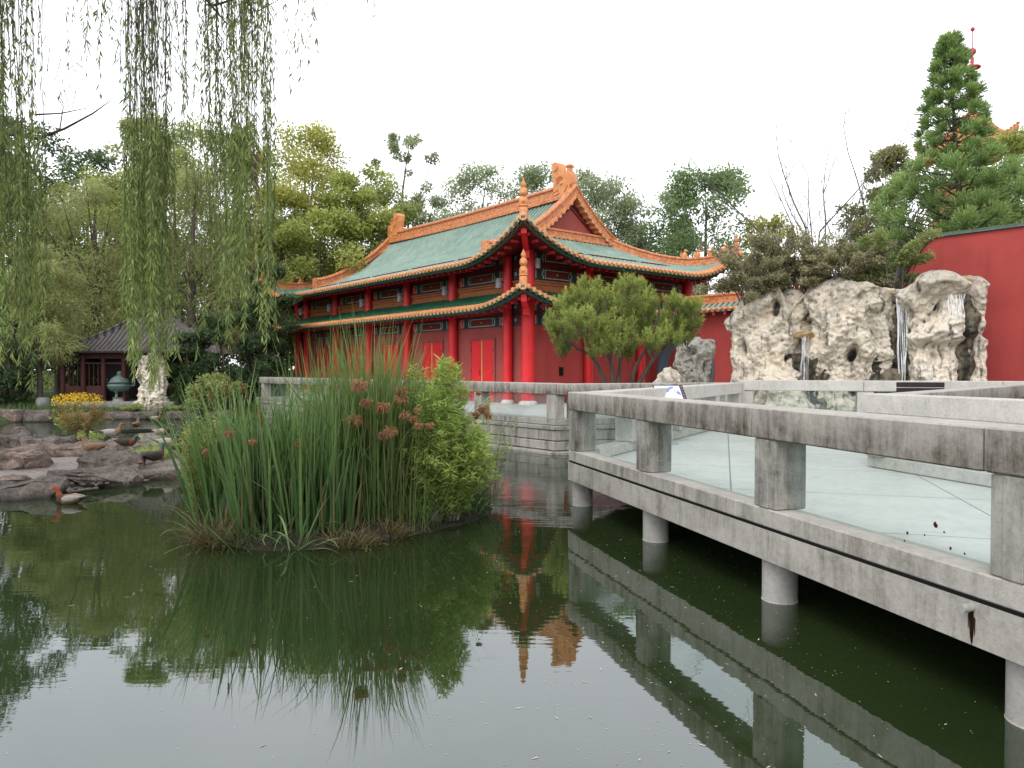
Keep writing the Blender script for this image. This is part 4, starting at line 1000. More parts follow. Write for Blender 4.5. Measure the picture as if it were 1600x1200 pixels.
# ------------------------------------------------------------------ pagoda far behind the conifer
def pagoda():
    Yp = 70.; t = empty('pagoda', (X(1513, Yp), Yp, .7), .3, 'distant orange pagoda with a red ringed spire behind the tall conifer', 'pagoda')
    n = 8; tiers = [(4.6, 2.0), (4.2, 8.5), (3.8, 15.0)]
    for k, (r_, z) in enumerate(tiers):
        m = MB(); m.lathe([(r_ * .82, z - 2), (r_ * .82, z + 4.0)], n); m.build('tier_wall', 'band_orange', t)
    for k, (r_, z) in enumerate([(5.4, 5.6), (4.9, 12.2), (4.1, 22.2)]):
        m = MB(); vs = []; seg = 48; rings = 7
        top = .9 if k == 2 else r_ * .72; hh = 3.6 if k == 2 else 2.0
        for i in range(rings):
            u = i / (rings - 1)
            for j in range(seg):
                a = 2 * PI * j / seg; ph = (j % 6) / 6; cf = abs(ph - .0) if ph < .5 else 1 - ph
                lf = max(0, 1 - cf * 3.2) ** 2 * 1.0 * (1 - u) ** 2
                rr = (r_ * (1 - u) + top * u) * (1 + .10 * lf); vs.append((rr * math.cos(a), rr * math.sin(a), z - .6 + hh * (u ** 1.35) + lf))
        fs = [(i * seg + j, i * seg + (j + 1) % seg, (i + 1) * seg + (j + 1) % seg, (i + 1) * seg + j) for i in range(rings - 1) for j in range(seg)]
        m.add(vs, fs); rf = m.build('tier_roof', 'ridge_plain', t, smooth=35)
        m = MB()
        for j in range(8):
            a = 2 * PI * j / 8; pts = [((r_ * (1 - u) + top * u) * (1 + .1 * (1 - u) ** 2) * math.cos(a), (r_ * (1 - u) + top * u) * (1 + .1 * (1 - u) ** 2) * math.sin(a), z - .5 + hh * u ** 1.35 + (1 - u) ** 2 + .12) for u in np.linspace(0, 1, 8)]
            m.tube(pts, [.26] * 8, 6)
            for q in range(4): beast((pts[0][0] * (1 - .07 * q), pts[0][1] * (1 - .07 * q), pts[0][2] + .1 - .12 * q), (math.cos(a), math.sin(a), 0), 1.7, m)
        m.build('roof_ridges', 'ridge_orange', rf, smooth=40)
    z0 = 25.0
    m = MB(); m.lathe([(.9, 0), (.75, .5), (.35, .9), (.16, 1.2), (.15, 6.0), (.05, 6.2), (.04, 8.6), (.015, 8.9)], 12, (0, 0, z0)); m.build('spire_pole', 'spire_red', t, smooth=40)
    for q in range(7):
        rr = .62 - q * .035; zz = z0 + 1.6 + q * .52
        if q == 6: rr = .72; zz = z0 + 5.1
        m = MB(); m.lathe([(rr * .6, -.08), (rr, -.06), (rr, .06), (rr * .6, .08)], 16, (0, 0, zz)); m.build('spire_ring', 'spire_red', t, smooth=40)
    m = MB(); m.ball((0, 0, z0 + 6.6), .34, 12); m.build('spire_ball', 'spire_red', t, smooth=True)
    m = MB(); m.ball((0, 0, z0 + 8.7), .20, 10); m.build('spire_tip_ball', 'spire_red', t, smooth=True)
pagoda()
# ------------------------------------------------------------------ grey tiled garden pavilion, left
def pavilion():
    Yp = 39.; cx = X(214, Yp); t = empty('garden_pavilion', (cx, Yp, .62), 0, 'low dark timber pavilion with a grey tiled hip roof under the trees', 'pavilion')
    W_, D_ = 5.6, 5.0; o = .75; ze = 2.62
    def zf(a, d, e): return ze + .50 * d + .085 * d * d + lift(e, d, .22, 1.6, 1.6)
    hw = (W_ + 2 * o) / 2
    rf = empty('roof', (-W_ / 2, -.2, 0)); rf.parent = t
    rows = (0, .3, .7, 1.1, 1.6, 2.1, 2.6, 3.25)
    for sd, ln in ((0, D_ + 2 * o), (1, D_ + 2 * o), (2, W_ + 2 * o), (3, W_ + 2 * o)):
        roof_side('tile_slope', sd, rf, zf, lambda a, e: min(e, 3.25), ln, ['tile_grey', 'tile_grey'], pitch=.24, rows=rows, o=o, W=W_, Lh=D_, rib=.07)
    m = MB(); apex = (W_ / 2, D_ / 2, zf(0, 3.25, 3.25))
    for cx_, cy_, sx, sy in ((-o, -o, 1, 1), (W_ + o, -o, -1, 1), (-o, D_ + o, 1, -1), (W_ + o, D_ + o, -1, -1)):
        m.sweep([(cx_ + sx * d, cy_ + sy * d, zf(d, d, d)) for d in np.linspace(.05, 3.25, 10)], scaled(RP, .55, .4))
    m.sweep([(W_ / 2 - .35, D_ / 2, apex[2]), (W_ / 2 + .35, D_ / 2, apex[2])], scaled(RP, .7, .6)); m.build('ridge_tiles', 'tile_grey', rf, smooth=35, uvs=[(v[0], v[1]) for v in m.v])
    m = MB()
    for k in range(30):
        x = -o + (k + .5) * (W_ + 2 * o) / 30; m.tube([(x, -o + .1, zf(x + o, .1, 9) + .03), (x, -o - .05, zf(x + o, 0, min(x + o, W_ + o - x)) + .02)], .075, 8)
    m.build('eave_tile_ends', 'tile_grey', rf, uvs=[(v[0], v[2]) for v in m.v])
    m = MB(); m.box((0, 0, .0), (W_ + .9, D_ + .9, .3), ch=.03); m.build('base', 'stone_grey', t)
    for k in range(6):
        x = -W_ / 2 + .25 + k * (W_ - .5) / 5; m = MB(); m.lathe([(.13, .12), (.125, 2.6)], 14, (x, -D_ / 2 + .25, 0)); m.build('column', 'pavilion_red', t, smooth=40)
    m = MB(); m.box((0, -D_ / 2 + .25, 2.42), (W_ - .2, .14, .28)); m.box((0, -D_ / 2 + .25, 2.05), (W_ - .2, .07, .08)); m.build('lintel', 'pavilion_red', t)
    m = MB(); m.box((0, .6, 1.4), (W_ - .3, D_ - 1.8, 2.6)); m.build('back_room', 'dark_timber', t)
    for k in range(5):
        if k in (2, 3): continue
        x = -W_ / 2 + .25 + (k + .5) * (W_ - .5) / 5; m = MB(); w_ = .98
        m.box((x, -D_ / 2 + .28, .55), (w_, .06, .75)); [m.box((x - w_ / 2 + .05 + q * (w_ - .1) / 4, -D_ / 2 + .28, 1.45), (.04, .05, 1.1)) for q in range(5)]; m.build('lattice_screen', 'pavilion_red', t)
    m = MB(); m.box((0, 0, 2.6), (W_ + .8, D_ + .8, .06)); m.build('soffit', 'dark_timber', t)
pavilion()
def low_roof_building():
    Yp = 44.; t = empty('garden_wall', (X(-40, Yp), Yp, .6), .0, 'low tiled garden wall at the far left edge', 'wall')
    m = MB(); m.box((0, 0, 1.5), (6.5, .4, 3.2)); m.build('wall_panel', 'pavilion_red', t)
    rows = (0, .3, .6); 
    for sd in (2, 3): roof_side('tile_slope', sd, t, lambda a, d, e: 2.95 + .55 * d, lambda a, e: .6, 6.9, ['tile_grey', 'tile_grey'], pitch=.24, rows=rows, o=.6, W=5.7, Lh=0., rib=.06).location = (-2.85, 0, 0)
low_roof_building()
def urn():
    Yp = 36.8; t = empty('incense_burner', (X(187, Yp), Yp, .55), 0, 'greenish bronze incense burner on a stone plinth before the pavilion', 'urn')
    m = MB(); m.lathe([(.42, -.1), (.42, .12), (.36, .16), (.30, .35), (.34, .42)], 20); m.build('plinth', 'stone_grey', t, smooth=40)
    for k in range(3):
        a = 2 * PI * k / 3 + .5; m = MB(); m.tube([(.32 * math.cos(a), .32 * math.sin(a), .42), (.28 * math.cos(a), .28 * math.sin(a), .6), (.34 * math.cos(a), .34 * math.sin(a), .78)], [.07, .06, .1], 8); m.build('leg', 'bronze', t, smooth=40)
    m = MB(); m.lathe([(.1, .68), (.36, .72), (.52, .86), (.56, 1.0), (.50, 1.10), (.56, 1.14), (.58, 1.18), (.1, 1.18)], 24); m.build('bowl', 'bronze', t, smooth=40)
    m = MB(); m.lathe([(.48, 1.18), (.40, 1.34), (.22, 1.48), (.12, 1.52), (.15, 1.60), (.08, 1.70), (.01, 1.74)], 20); m.build('lid', 'bronze', t, smooth=40)
    for s in (-1, 1):
        m = MB(); m.tube([(s * .52, 0, 1.0), (s * .74, 0, 1.02), (s * .76, 0, 1.26), (s * .62, 0, 1.30)], .05, 8); m.build('handle', 'bronze', t, smooth=40)
urn()
m = MB(); m.lathe([(.24, 0), (.31, .12), (.33, .3), (.31, .48), (.25, .6), (.22, .61), (.0, .61)], 18)
o = m.build('stone_stool', 'stone_grey', None, smooth=40, loc=(X(67, 36), 36, .38)); tag(o, 'grey drum-shaped stone stool on the lawn left of the yellow flowers', 'stool')
# ------------------------------------------------------------------ eroded scholar rocks
def vor(p):
    d, pts = noise.voronoi(p); return d[0], d[1]
def scholar_rock(name, base, prof, seed, mat='taihu_stone', nt_=150, nz=110, amp=1., pit=1., flat=.62, rz=0., freq=1., parent=None, label=None, cat='rock', group=None):
    """prof: list of (height, half width, lateral offset); flat = depth / width. Pitted, undercut limestone."""
    hs = [p[0] for p in prof]; so = Vector((seed * 7.13, seed * 3.7, seed * 1.9)); V = []; R = []
    H = hs[-1]
    for i in range(nz + 1):
        u = i / nz; z = H * u
        hw = float(np.interp(z, hs, [p[1] for p in prof])); ox = float(np.interp(z, hs, [p[2] for p in prof]))
        taper = min(1., ((1 - u) / .06) ** .5) if u > .94 else 1.
        for j in range(nt_):
            a = 2 * PI * j / nt_; c, s = math.cos(a), math.sin(a)
            ex = .72; cx = math.copysign(abs(c) ** ex, c); cy_ = math.copysign(abs(s) ** ex, s)
            p = Vector((ox + cx * hw * taper, cy_ * hw * flat * taper, z)); nrm = Vector((c, s / flat * .8, .15)).normalized()
            q = p * freq + so
            w = noise.noise_vector(q * .8) * .5
            big = noise.fractal(q * .75 + w, 1.0, 2.0, 3)
            qv = Vector((q.x * 1.2, q.y, q.z * .42)); rid = 1 - abs(noise.noise(qv * 1.45 + w)) * 3.0; rid2 = 1 - abs(noise.noise(q * 4.6 + w)) * 3
            f1, f2 = vor(Vector((q.x * 1.5, q.y * 1.5, q.z * 1.05)) + w * .8); g1, g2 = vor(q * 3.9 + w)
            pocket = min(1., max(0, 1 - f1 / .36) * 1.9); pocket = pocket * pocket * (3 - 2 * pocket)
            gate = 1 if noise.noise(q * .9 + Vector((5, 9, 2))) > -.12 else .25
            small = min(1., max(0, 1 - g1 / .30) * 1.6)
            gs = max(0., min(1., noise.noise(q * 1.3 + Vector((1, 4, 7))) * 3 + .45))
            edge = max(0, 1 - (f2 - f1) / .25)
            d = amp * (.32 * big + .24 * rid + .034 * rid2 + .02 * noise.noise(q * 11) - .40 * pocket * gate * pit - .14 * small * gs * pit + .09 * edge)
            p = p + nrm * d * min(1, .35 + hw)
            p.z += amp * (.10 * noise.noise(q * 1.3 + Vector((3, 3, 3))) + (.34 * noise.noise(Vector((p.x, p.y, 0)) * 1.5 + so) * max(0, u - .6) / .4))
            V.append(p); R.append(min(1., max(0., .72 * pocket * gate + .60 * small * gs - .55 * big - .22 * rid - .10 * rid2 + .0)))  # depth of hollows, drives the painted cavity shade
    top = len(V); V.append(Vector((prof[-1][2], 0, H * 1.0)) + Vector((0, 0, .02))); R.append(.1)
    i = np.arange(nz)[:, None] * nt_; j = np.arange(nt_)[None, :]; j2 = (j + 1) % nt_
    Fq = np.stack([i + j, i + j2, i + nt_ + j2, i + nt_ + j], -1).reshape(-1, 4)
    Ft = [(nz * nt_ + k, nz * nt_ + (k + 1) % nt_, top, top) for k in range(nt_)]
    me = bpy.data.meshes.new(name); me.from_pydata([tuple(v) for v in V], [], [tuple(map(int, f)) for f in Fq] + [f[:3] for f in Ft])
    at = me.attributes.new('rnd', 'FLOAT', 'POINT'); at.data.foreach_set('value', np.asarray(R, np.float32))
    me.polygons.foreach_set('use_smooth', [True] * len(me.polygons)); me.materials.append(MATS[mat])
    o = bpy.data.objects.new(name, me); o.location = base; o.rotation_euler = (0, 0, rz); link(o, parent)
    if label: tag(o, label, cat, group)
    return o
rk = 'limestone rocks of the waterfall rockery'
def rp(px, Y, z=-.3): return (X(px, Y), Y, z)
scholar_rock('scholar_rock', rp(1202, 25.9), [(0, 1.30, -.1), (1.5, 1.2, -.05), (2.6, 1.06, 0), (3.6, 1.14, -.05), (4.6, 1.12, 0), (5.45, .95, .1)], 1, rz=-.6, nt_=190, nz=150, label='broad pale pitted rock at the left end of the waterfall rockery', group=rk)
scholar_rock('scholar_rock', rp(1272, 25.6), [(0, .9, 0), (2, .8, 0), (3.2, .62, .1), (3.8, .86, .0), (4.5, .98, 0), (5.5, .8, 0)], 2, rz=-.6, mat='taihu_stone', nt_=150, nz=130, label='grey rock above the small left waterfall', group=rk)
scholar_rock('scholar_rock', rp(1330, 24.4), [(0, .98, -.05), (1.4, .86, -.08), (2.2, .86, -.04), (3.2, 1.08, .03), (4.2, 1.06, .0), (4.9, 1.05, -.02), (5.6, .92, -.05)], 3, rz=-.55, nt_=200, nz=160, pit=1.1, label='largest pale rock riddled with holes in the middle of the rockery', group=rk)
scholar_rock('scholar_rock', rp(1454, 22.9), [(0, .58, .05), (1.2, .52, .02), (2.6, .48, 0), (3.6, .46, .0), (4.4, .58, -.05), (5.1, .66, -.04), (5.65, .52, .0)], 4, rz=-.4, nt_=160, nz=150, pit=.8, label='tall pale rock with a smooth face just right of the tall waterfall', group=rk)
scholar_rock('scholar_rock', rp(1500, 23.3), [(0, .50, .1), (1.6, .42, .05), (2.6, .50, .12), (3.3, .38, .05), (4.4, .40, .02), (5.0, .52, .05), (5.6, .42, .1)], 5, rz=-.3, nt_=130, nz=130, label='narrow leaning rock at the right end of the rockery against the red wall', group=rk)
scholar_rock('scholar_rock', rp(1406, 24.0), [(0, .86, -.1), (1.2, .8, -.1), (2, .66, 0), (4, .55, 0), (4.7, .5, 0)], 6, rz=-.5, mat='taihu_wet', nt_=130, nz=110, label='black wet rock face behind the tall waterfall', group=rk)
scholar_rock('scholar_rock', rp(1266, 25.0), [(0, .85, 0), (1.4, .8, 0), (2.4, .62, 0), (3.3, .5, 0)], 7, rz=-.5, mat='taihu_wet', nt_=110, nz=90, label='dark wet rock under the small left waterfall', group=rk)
scholar_rock('scholar_rock', rp(1477, 23.2), [(0, .60, 0), (2, .55, 0), (4, .52, 0), (5.2, .45, 0)], 8, rz=-.4, mat='taihu_wet', nt_=100, nz=100, label='dark rock in the cleft between the two right hand rocks', group=rk)
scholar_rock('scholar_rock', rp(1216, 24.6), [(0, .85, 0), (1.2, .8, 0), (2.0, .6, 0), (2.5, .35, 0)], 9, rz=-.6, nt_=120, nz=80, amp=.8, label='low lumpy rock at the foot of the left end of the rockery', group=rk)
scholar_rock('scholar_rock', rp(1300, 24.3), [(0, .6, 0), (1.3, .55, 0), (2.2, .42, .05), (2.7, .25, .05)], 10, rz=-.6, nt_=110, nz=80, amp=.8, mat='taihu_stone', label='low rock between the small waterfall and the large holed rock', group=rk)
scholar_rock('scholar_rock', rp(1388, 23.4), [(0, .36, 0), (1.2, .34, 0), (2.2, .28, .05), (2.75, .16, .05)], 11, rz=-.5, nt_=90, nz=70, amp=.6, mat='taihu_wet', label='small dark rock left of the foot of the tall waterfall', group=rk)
# rocks by the moon gate and by the pavilion
scholar_rock('scholar_rock', rp(1086, 27.2, .7), [(0, .72, .1), (.5, .60, .05), (1.0, .48, -.02), (1.6, .50, -.05), (2.4, .56, .02), (2.85, .40, .1)], 21, rz=.1, nt_=120, nz=100, amp=.62, freq=1.6, flat=.8, mat='taihu_grey', label='upright grey scholar rock standing in front of the moon gate')
scholar_rock('scholar_rock', rp(1045, 26.6, .7), [(0, .60, 0), (.6, .54, 0), (1.2, .38, 0), (1.75, .18, .05)], 22, nt_=90, nz=60, amp=.5, freq=1.8, flat=.85, label='small pointed pale rock left of the upright rock by the moon gate')
scholar_rock('scholar_rock', rp(237, 36.4, .35), [(0, .72, 0), (.35, .70, 0), (.7, .52, .02), (1.2, .50, .05), (1.7, .58, -.05), (2.2, .50, -.02), (2.6, .52, .02), (2.85, .42, .05)], 23, nt_=120, nz=110, amp=.55, freq=1.7, flat=.8, label='pale eroded scholar rock on the lawn under the willow strands')

# ------------------------------------------------------------------ flat slabs of the duck islet and banks
def slab(px, py, Y, sx, sy, sz, rz, seed, label, z=None, name='flat_rock', group='rocks of the duck islet', rough=1.):
    r = random.Random(seed); bm = bmesh.new()
    for k in range(26):
        a = r.uniform(0, 2 * PI); rr = r.uniform(.78, 1.0); zz = r.choice((-.5, -.3, .1, .32, .45, .5))
        k_ = 1 - max(0, zz) * r.uniform(.05, .45)
        bm.verts.new((math.copysign(abs(math.cos(a)) ** .7, math.cos(a)) * rr * k_ * sx / 2, math.copysign(abs(math.sin(a)) ** .7, math.sin(a)) * rr * k_ * sy / 2, zz * sz + r.uniform(-.03, .03) * sz))
    res = bmesh.ops.convex_hull(bm, input=bm.verts); bmesh.ops.delete(bm, geom=[g for g in res['geom_interior'] if isinstance(g, bmesh.types.BMVert)], context='VERTS')
    bmesh.ops.bevel(bm, geom=list(bm.edges), offset=.035 * min(1, sz * 2), segments=1, affect='EDGES', profile=.5, clamp_overlap=True)
    bmesh.ops.triangulate(bm, faces=bm.faces); bmesh.ops.subdivide_edges(bm, edges=[e for e in bm.edges if e.calc_length() > .16], cuts=2, use_grid_fill=True); bmesh.ops.subdivide_edges(bm, edges=[e for e in bm.edges if e.calc_length() > .12], cuts=1)
    so = Vector((seed * 3.1, seed, 0))
    for v in bm.verts:
        n_ = v.normal.copy() if v.normal.length > 0 else Vector((0, 0, 1)); q = v.co + so
        lay = math.sin((v.co.z * 26 + 3 * noise.noise(q * 1.2))) * .012
        v.co += n_ * (.055 * noise.fractal(q * 2.6, 1, 2, 4) + lay * (1 - abs(n_.z))) * rough * min(1, sz * 2.4)
    me = bpy.data.meshes.new(name); bm.to_mesh(me); bm.free(); me.polygons.foreach_set('use_smooth', [True] * len(me.polygons)); me.set_sharp_from_angle(angle=math.radians(42)); me.materials.append(MATS['slab_rock'])
    o = bpy.data.objects.new(name, me); zc = z if z is not None else sz * .28
    o.location = (X(px, Y), Y, zc); o.rotation_euler = (r.uniform(-.06, .06), r.uniform(-.06, .06), rz); link(o); tag(o, label, 'rock', group); return o
# ledges and falling water
def ledge(px, py, Y, wd, rz, label):
    o = slab(px, py, Y, wd * 2.1, .95, .20, rz, px, label, z=Z(py, Y), name='stone_ledge', group=None, rough=2.2); o['category'] = 'ledge'; o.data.materials[0] = MATS['ledge_stone']
basic('ledge_stone', (.33, .22, .11), .5, .35, 5, .4, .5, 22)
ledge(1260, 524, 24.8, .42, -.5, 'orange brown stone lip the small left waterfall spills from')
ledge(1406, 462, 23.6, .45, -.4, 'orange brown stone lip at the top of the tall waterfall')
ledge(1494, 440, 22.75, .42, -.3, 'hollowed brown stone lip at the top of the rightmost waterfall')
def fall(px, py0, py1, Y, w0, w1, sd, label):
    t = empty('waterfall', (X(px, Y), Y, 0), -.45, label, 'waterfall'); r = random.Random(sd)
    z0, z1 = Z(py0, Y), Z(py1, Y); m = MB()
    for k in range(7):
        x0 = (k / 6 - .5) * w0; x1 = x0 / w0 * w1 + r.uniform(-.03, .03); wd = w0 / 7 * r.uniform(.5, 1.1); n = 14; b = len(m.v); dy = r.uniform(-.05, .05)
        for i in range(n + 1):
            u = i / n; x = x0 + (x1 - x0) * u + .02 * math.sin(u * 9 + k); y = -.28 * math.sqrt(u) + dy; z = z0 + (z1 - z0) * u
            q = wd * (1 - .35 * u) * (1 + .25 * math.sin(u * 17 + k * 2)); m.v += [(x - q / 2, y, z), (x, y - .02, z), (x + q / 2, y, z)]
        for i in range(n):
            for c in range(2): a = b + i * 3 + c; m.f.append((a, a + 1, a + 4, a + 3)); m.m.append(0)
    m.build('water_sheet', 'falling_water', t, smooth=True)
    return t
fall(1258, 526, 640, 24.5, .20, .24, 1, 'short thin waterfall on the left of the rockery')
fall(1409, 466, 640, 23.3, .34, .13, 2, 'tall white waterfall in the dark cleft of the rockery')
fall(1492, 446, 500, 22.55, .40, .36, 3, 'thin veil of water at the right end of the rockery')

slabs = [
 (45, 752, 13.7, 1.75, 1.35, .50, .10, 'low rounded slab at the left edge of the islet waterline'),
 (150, 742, 14.9, 2.05, 1.5, .52, .35, 'large flat pinkish slab sloping into the water at the front of the islet'),
 (242, 738, 16.2, 1.9, 1.5, .40, .2, 'flat reddish slab at the right tip of the islet'),
 (172, 722, 16.3, 1.9, 1.3, .80, .15, 'big dark fronted block in the middle of the islet'),
 (28, 712, 16.6, 2.1, 1.2, .98, .0, 'square grey block at the left edge of the islet'),
 (212, 716, 17.4, 1.7, 1.3, .56, -.2, 'speckled grey rock behind the right tip of the islet'),
 (260, 706, 18.6, 1.35, 1.1, .50, .5, 'pale rounded rock under the right hand mallard'),
 (112, 697, 18.9, 1.6, 1.3, .78, .1, 'buff angular rock behind the dark block'),
 (168, 694, 19.6, 1.9, 1.3, .80, -.1, 'rounded brown boulder at the back of the islet'),
 (60, 692, 19.9, 1.3, 1.1, .86, .3, 'dark pitted block in the back row of the islet'),
 (18, 690, 20.4, 1.5, 1.2, .95, -.1, 'pale cube of rock at the back left of the islet'),
 (205, 694, 20.6, 1.4, 1.2, .60, .2, 'low tan rock left of the bright grass tuft'),
 (90, 690, 20.9, 1.2, 1.0, .74, .5, 'buff rock wedged between the pitted block and the boulder'),
 (230, 722, 17.3, 1.0, .9, .36, .7, 'small reddish stone by the resting duck'),
 (262, 722, 16.9, .95, .8, .36, .1, 'small grey stone at the water edge below the mallard'),
 (285, 708, 18.5, .8, .6, .30, .1, 'outermost small stone at the right tip of the islet'),
 (105, 735, 15.6, .9, .7, .34, .9, 'small wet stone between the two front slabs'),
 (8, 738, 14.6, 1.1, .9, .42, .2, 'tan stone behind the rounded slab at the left edge'),
]
for i, (px, py, Y, sx, sy, sz, rz, lb) in enumerate(slabs): slab(px, py, Y, sx * .84, sy * .80, sz * .74, rz, i + 11, lb, rough=2.4)
# wet gravel bed among the slabs
def islet_bed():
    pts = [(-13, 12.6), (-9.6, 13.1), (-8.3, 14.6), (-7.3, 16.4), (-7.7, 18.6), (-9.2, 20.4), (-12, 21.6), (-17, 21.5)]
    gx, gy = np.meshgrid(np.arange(-18, -6.5, .12), np.arange(12, 22.5, .12)); d = -poly_sd(gx, gy, pts)
    z = np.clip(d * .28, -.4, .16) + .03 * np.vectorize(lambda a, b: noise.fractal(Vector((a * 2.2, b * 2.2, 0)), 1, 2, 4))(gx, gy)
    nx = gx.shape[1]; i = (np.arange(gx.shape[0] - 1)[:, None] * nx + np.arange(nx - 1)[None, :]).reshape(-1)
    o = fast_mesh('islet_ground', np.stack([gx, gy, z], -1).reshape(-1, 3), np.stack([i, i + 1, i + nx + 1, i + nx], 1), 'wet_gravel', smooth=True); tag(o, kind='structure')
islet_bed()
# pebbles on the islet: nobody could count them
m = MB(); r = random.Random(5)
for k in range(420):
    x, y = r.uniform(-12.5, -7.6), r.uniform(13.6, 19.6); m.ball((x, y, .12), r.uniform(.02, .075), 6, sc_=(1, r.uniform(.6, 1), r.uniform(.4, .7)))
tag(m.build('gravel', 'slab_rock', None, smooth=True), 'small wet pebbles scattered between the slabs of the duck islet', 'gravel', kind='stuff')
gb = 'edging rocks along the far bank'
for i, (px, py, Y, sx, sy, sz, lb) in enumerate([
 (12, 660, 33.2, 1.5, 1.0, .7, 'pale layered rock at the far left of the bank'), (60, 658, 33.4, 1.6, 1.0, .62, 'layered grey rock on the bank left of the yellow flowers'),
 (182, 652, 34.9, 1.7, .8, .5, 'edging stone below the incense burner'), (225, 652, 35.1, 1.4, .8, .44, 'edging stone below the scholar rock'), (290, 652, 35.3, 1.9, .8, .44, 'long pinkish edging stone right of the scholar rock'),
 (340, 652, 35.6, 1.6, .8, .44, 'edging stone partly behind the cattails'), (122, 655, 34.3, 1.4, .8, .45, 'edging stone behind the yellow flowers'), (246, 640, 35.7, .7, .6, .62, 'small pale stone at the foot of the scholar rock'), (30, 690, 26.2, .5, .4, .40, 'small pale stone standing in the water behind the islet')]):
    slab(px, py, Y, sx, sy, sz, .1 * i, i + 60, lb, z=.12 if sz < .6 else .2, group=gb)
o = slab(603, 845, 10.15, .12, .10, .10, .3, 99, 'small grey stone in the water at the front edge of the reed bed', z=.015, group=None); o.name = 'stone'

# ------------------------------------------------------------------ ducks
basic('duck_brown', (.20, .125, .08), .8, .45, 28, .15, .3, 60); basic('duck_grey', (.34, .31, .28), .8, .2, 22, .15, .2, 60); basic('duck_dark', (.045, .035, .03), .7, .4, 20, .2, .2, 60)
basic('duck_green', (.012, .05, .03), .35, .3, 10, .5, .05, 40); basic('duck_chest', (.11, .045, .03), .8, .3, 20, .15, .2, 60); basic('duck_orange', (.55, .20, .04), .5, .15, 10, .3, .05, 40)
basic('duck_bill', (.45, .36, .06), .5, .15, 10, .3, .05, 40); basic('duck_rufous', (.24, .065, .032), .7, .25, 15, .2, .1, 40); basic('duck_redbill', (.62, .06, .05), .45, .1, 10, .3, .05, 40); basic('duck_white', (.66, .64, .60), .7, .1, 10, .2, .1, 40)
def duck(px, py, Y, rz, label, style='hen', stand=True, s=1.0, rest=False):
    z = max(0, Z(py, Y)); t = empty('duck', (X(px, Y), Y, z), rz, label, 'duck'); lg = .085 if stand and not rest else (.0 if rest else -.055)
    k = .55 if rest else 1.0
    R = [((-.31, .15), .008, .006), ((-.26, .142), .045, .022), ((-.19, .128), .085, .055), ((-.10, .11), .115, .088), ((.0, .10), .125, .102), ((.09, .105), .112, .10), ((.15, .135), .082, .082), ((.178, .13 + .06 * k), .056, .056), ((.188, .13 + .115 * k), .040, .042), ((.20, .13 + .16 * k), .042, .044), ((.222, .13 + .19 * k), .046, .044), ((.25, .13 + .197 * k), .040, .036), ((.275, .13 + .188 * k), .024, .020), ((.305, .13 + .178 * k), .024, .011), ((.335, .13 + .174 * k), .017, .006)]
    pal = {'hen': ['duck_brown', 'duck_brown', 'duck_brown', 'duck_brown', 'duck_orange'], 'drake': ['duck_dark', 'duck_grey', 'duck_chest', 'duck_green', 'duck_bill'], 'darkdrake': ['duck_dark', 'duck_dark', 'duck_chest', 'duck_green', 'duck_bill'], 'pochard': ['duck_dark', 'duck_brown', 'duck_chest', 'duck_rufous', 'duck_redbill'], 'teal': ['duck_dark', 'duck_grey', 'duck_brown', 'duck_brown', 'duck_dark']}[style]
    rings = []
    for i, ((x, zz), rx, rz_) in enumerate(R):
        a = R[max(0, i - 1)][0]; b = R[min(len(R) - 1, i + 1)][0]; rings.append(((x * s, 0, (zz + lg) * s), rx * s, rz_ * s, (b[0] - a[0], 0, b[1] - a[1])))
    mi = [0, 0, 1, 1, 1, 2, 2, 3, 3, 3, 3, 3, 4, 4]
    m = MB(); m.loft(rings, 14, mi); m.build('body', pal, t, smooth=True)
    m = MB()
    for sd in (-1, 1): m.ball((.245 * s, sd * .036 * s, (.13 + .205 * k + lg) * s), .008 * s, 6)
    m.build('eyes', 'dark_void', t)
    for sd in (-1, 1):   # folded wing
        m = MB(); rr = []
        for x, rx, rz_, y_, zz in ((.09, .012, .02, .105, .13), (.03, .03, .062, .112, .128), (-.06, .03, .066, .106, .135), (-.15, .024, .042, .078, .145), (-.23, .014, .018, .046, .155), (-.27, .004, .004, .03, .158)): rr.append(((x * s, sd * y_ * s, (zz + lg) * s), rx * s, rz_ * s, (-1, 0, .02)))
        m.loft(rr, 10); m.build('wing', 'duck_grey' if style == 'pochard' else pal[1] if style != 'hen' else 'duck_brown', t, smooth=True)
    if stand and not rest:
        for sd in (-1, 1):
            m = MB(); m.tube([(-.0 * s, sd * .045 * s, (.03 + lg) * s), (.01 * s, sd * .045 * s, .005)], .010 * s, 6); m.v += [(-.01 * s, sd * .045 * s, .006), (.06 * s, sd * .045 * s - .03 * s, .006), (.07 * s, sd * .045 * s, .006), (.06 * s, sd * .045 * s + .03 * s, .006)]; m.f.append((len(m.v) - 4, len(m.v) - 3, len(m.v) - 2, len(m.v) - 1)); m.m.append(0); m.build('leg', 'duck_orange', t)
    return t
duck(144, 712, 16.9, PI + .1, 'brown duck standing hunched at the left on the middle islet rocks', 'hen', s=1.05)
duck(174, 687, 20.4, .4, 'grey brown duck preening on the back boulder of the islet', 'teal', s=1.05)
duck(197, 698, 18.9, .1, 'dark ruddy duck resting low on the rocks left of the grass tuft', 'darkdrake', rest=True, s=1.1)
duck(262, 704, 18.3, .3, 'grey mallard standing at the right tip of the islet', 'drake', s=1.1)
duck(240, 727, 16.6, 1.2, 'dark mallard with red feet in front of the bright grass tuft', 'darkdrake', s=1.1)
duck(212, 730, 16.3, 2.4, 'small rounded brown duck resting beside the dark mallard', 'hen', rest=True, s=.85)
duck(212, 671, 28.0, 1.7, 'ruddy duck standing on the dark float in the far water', 'hen', s=1.0)
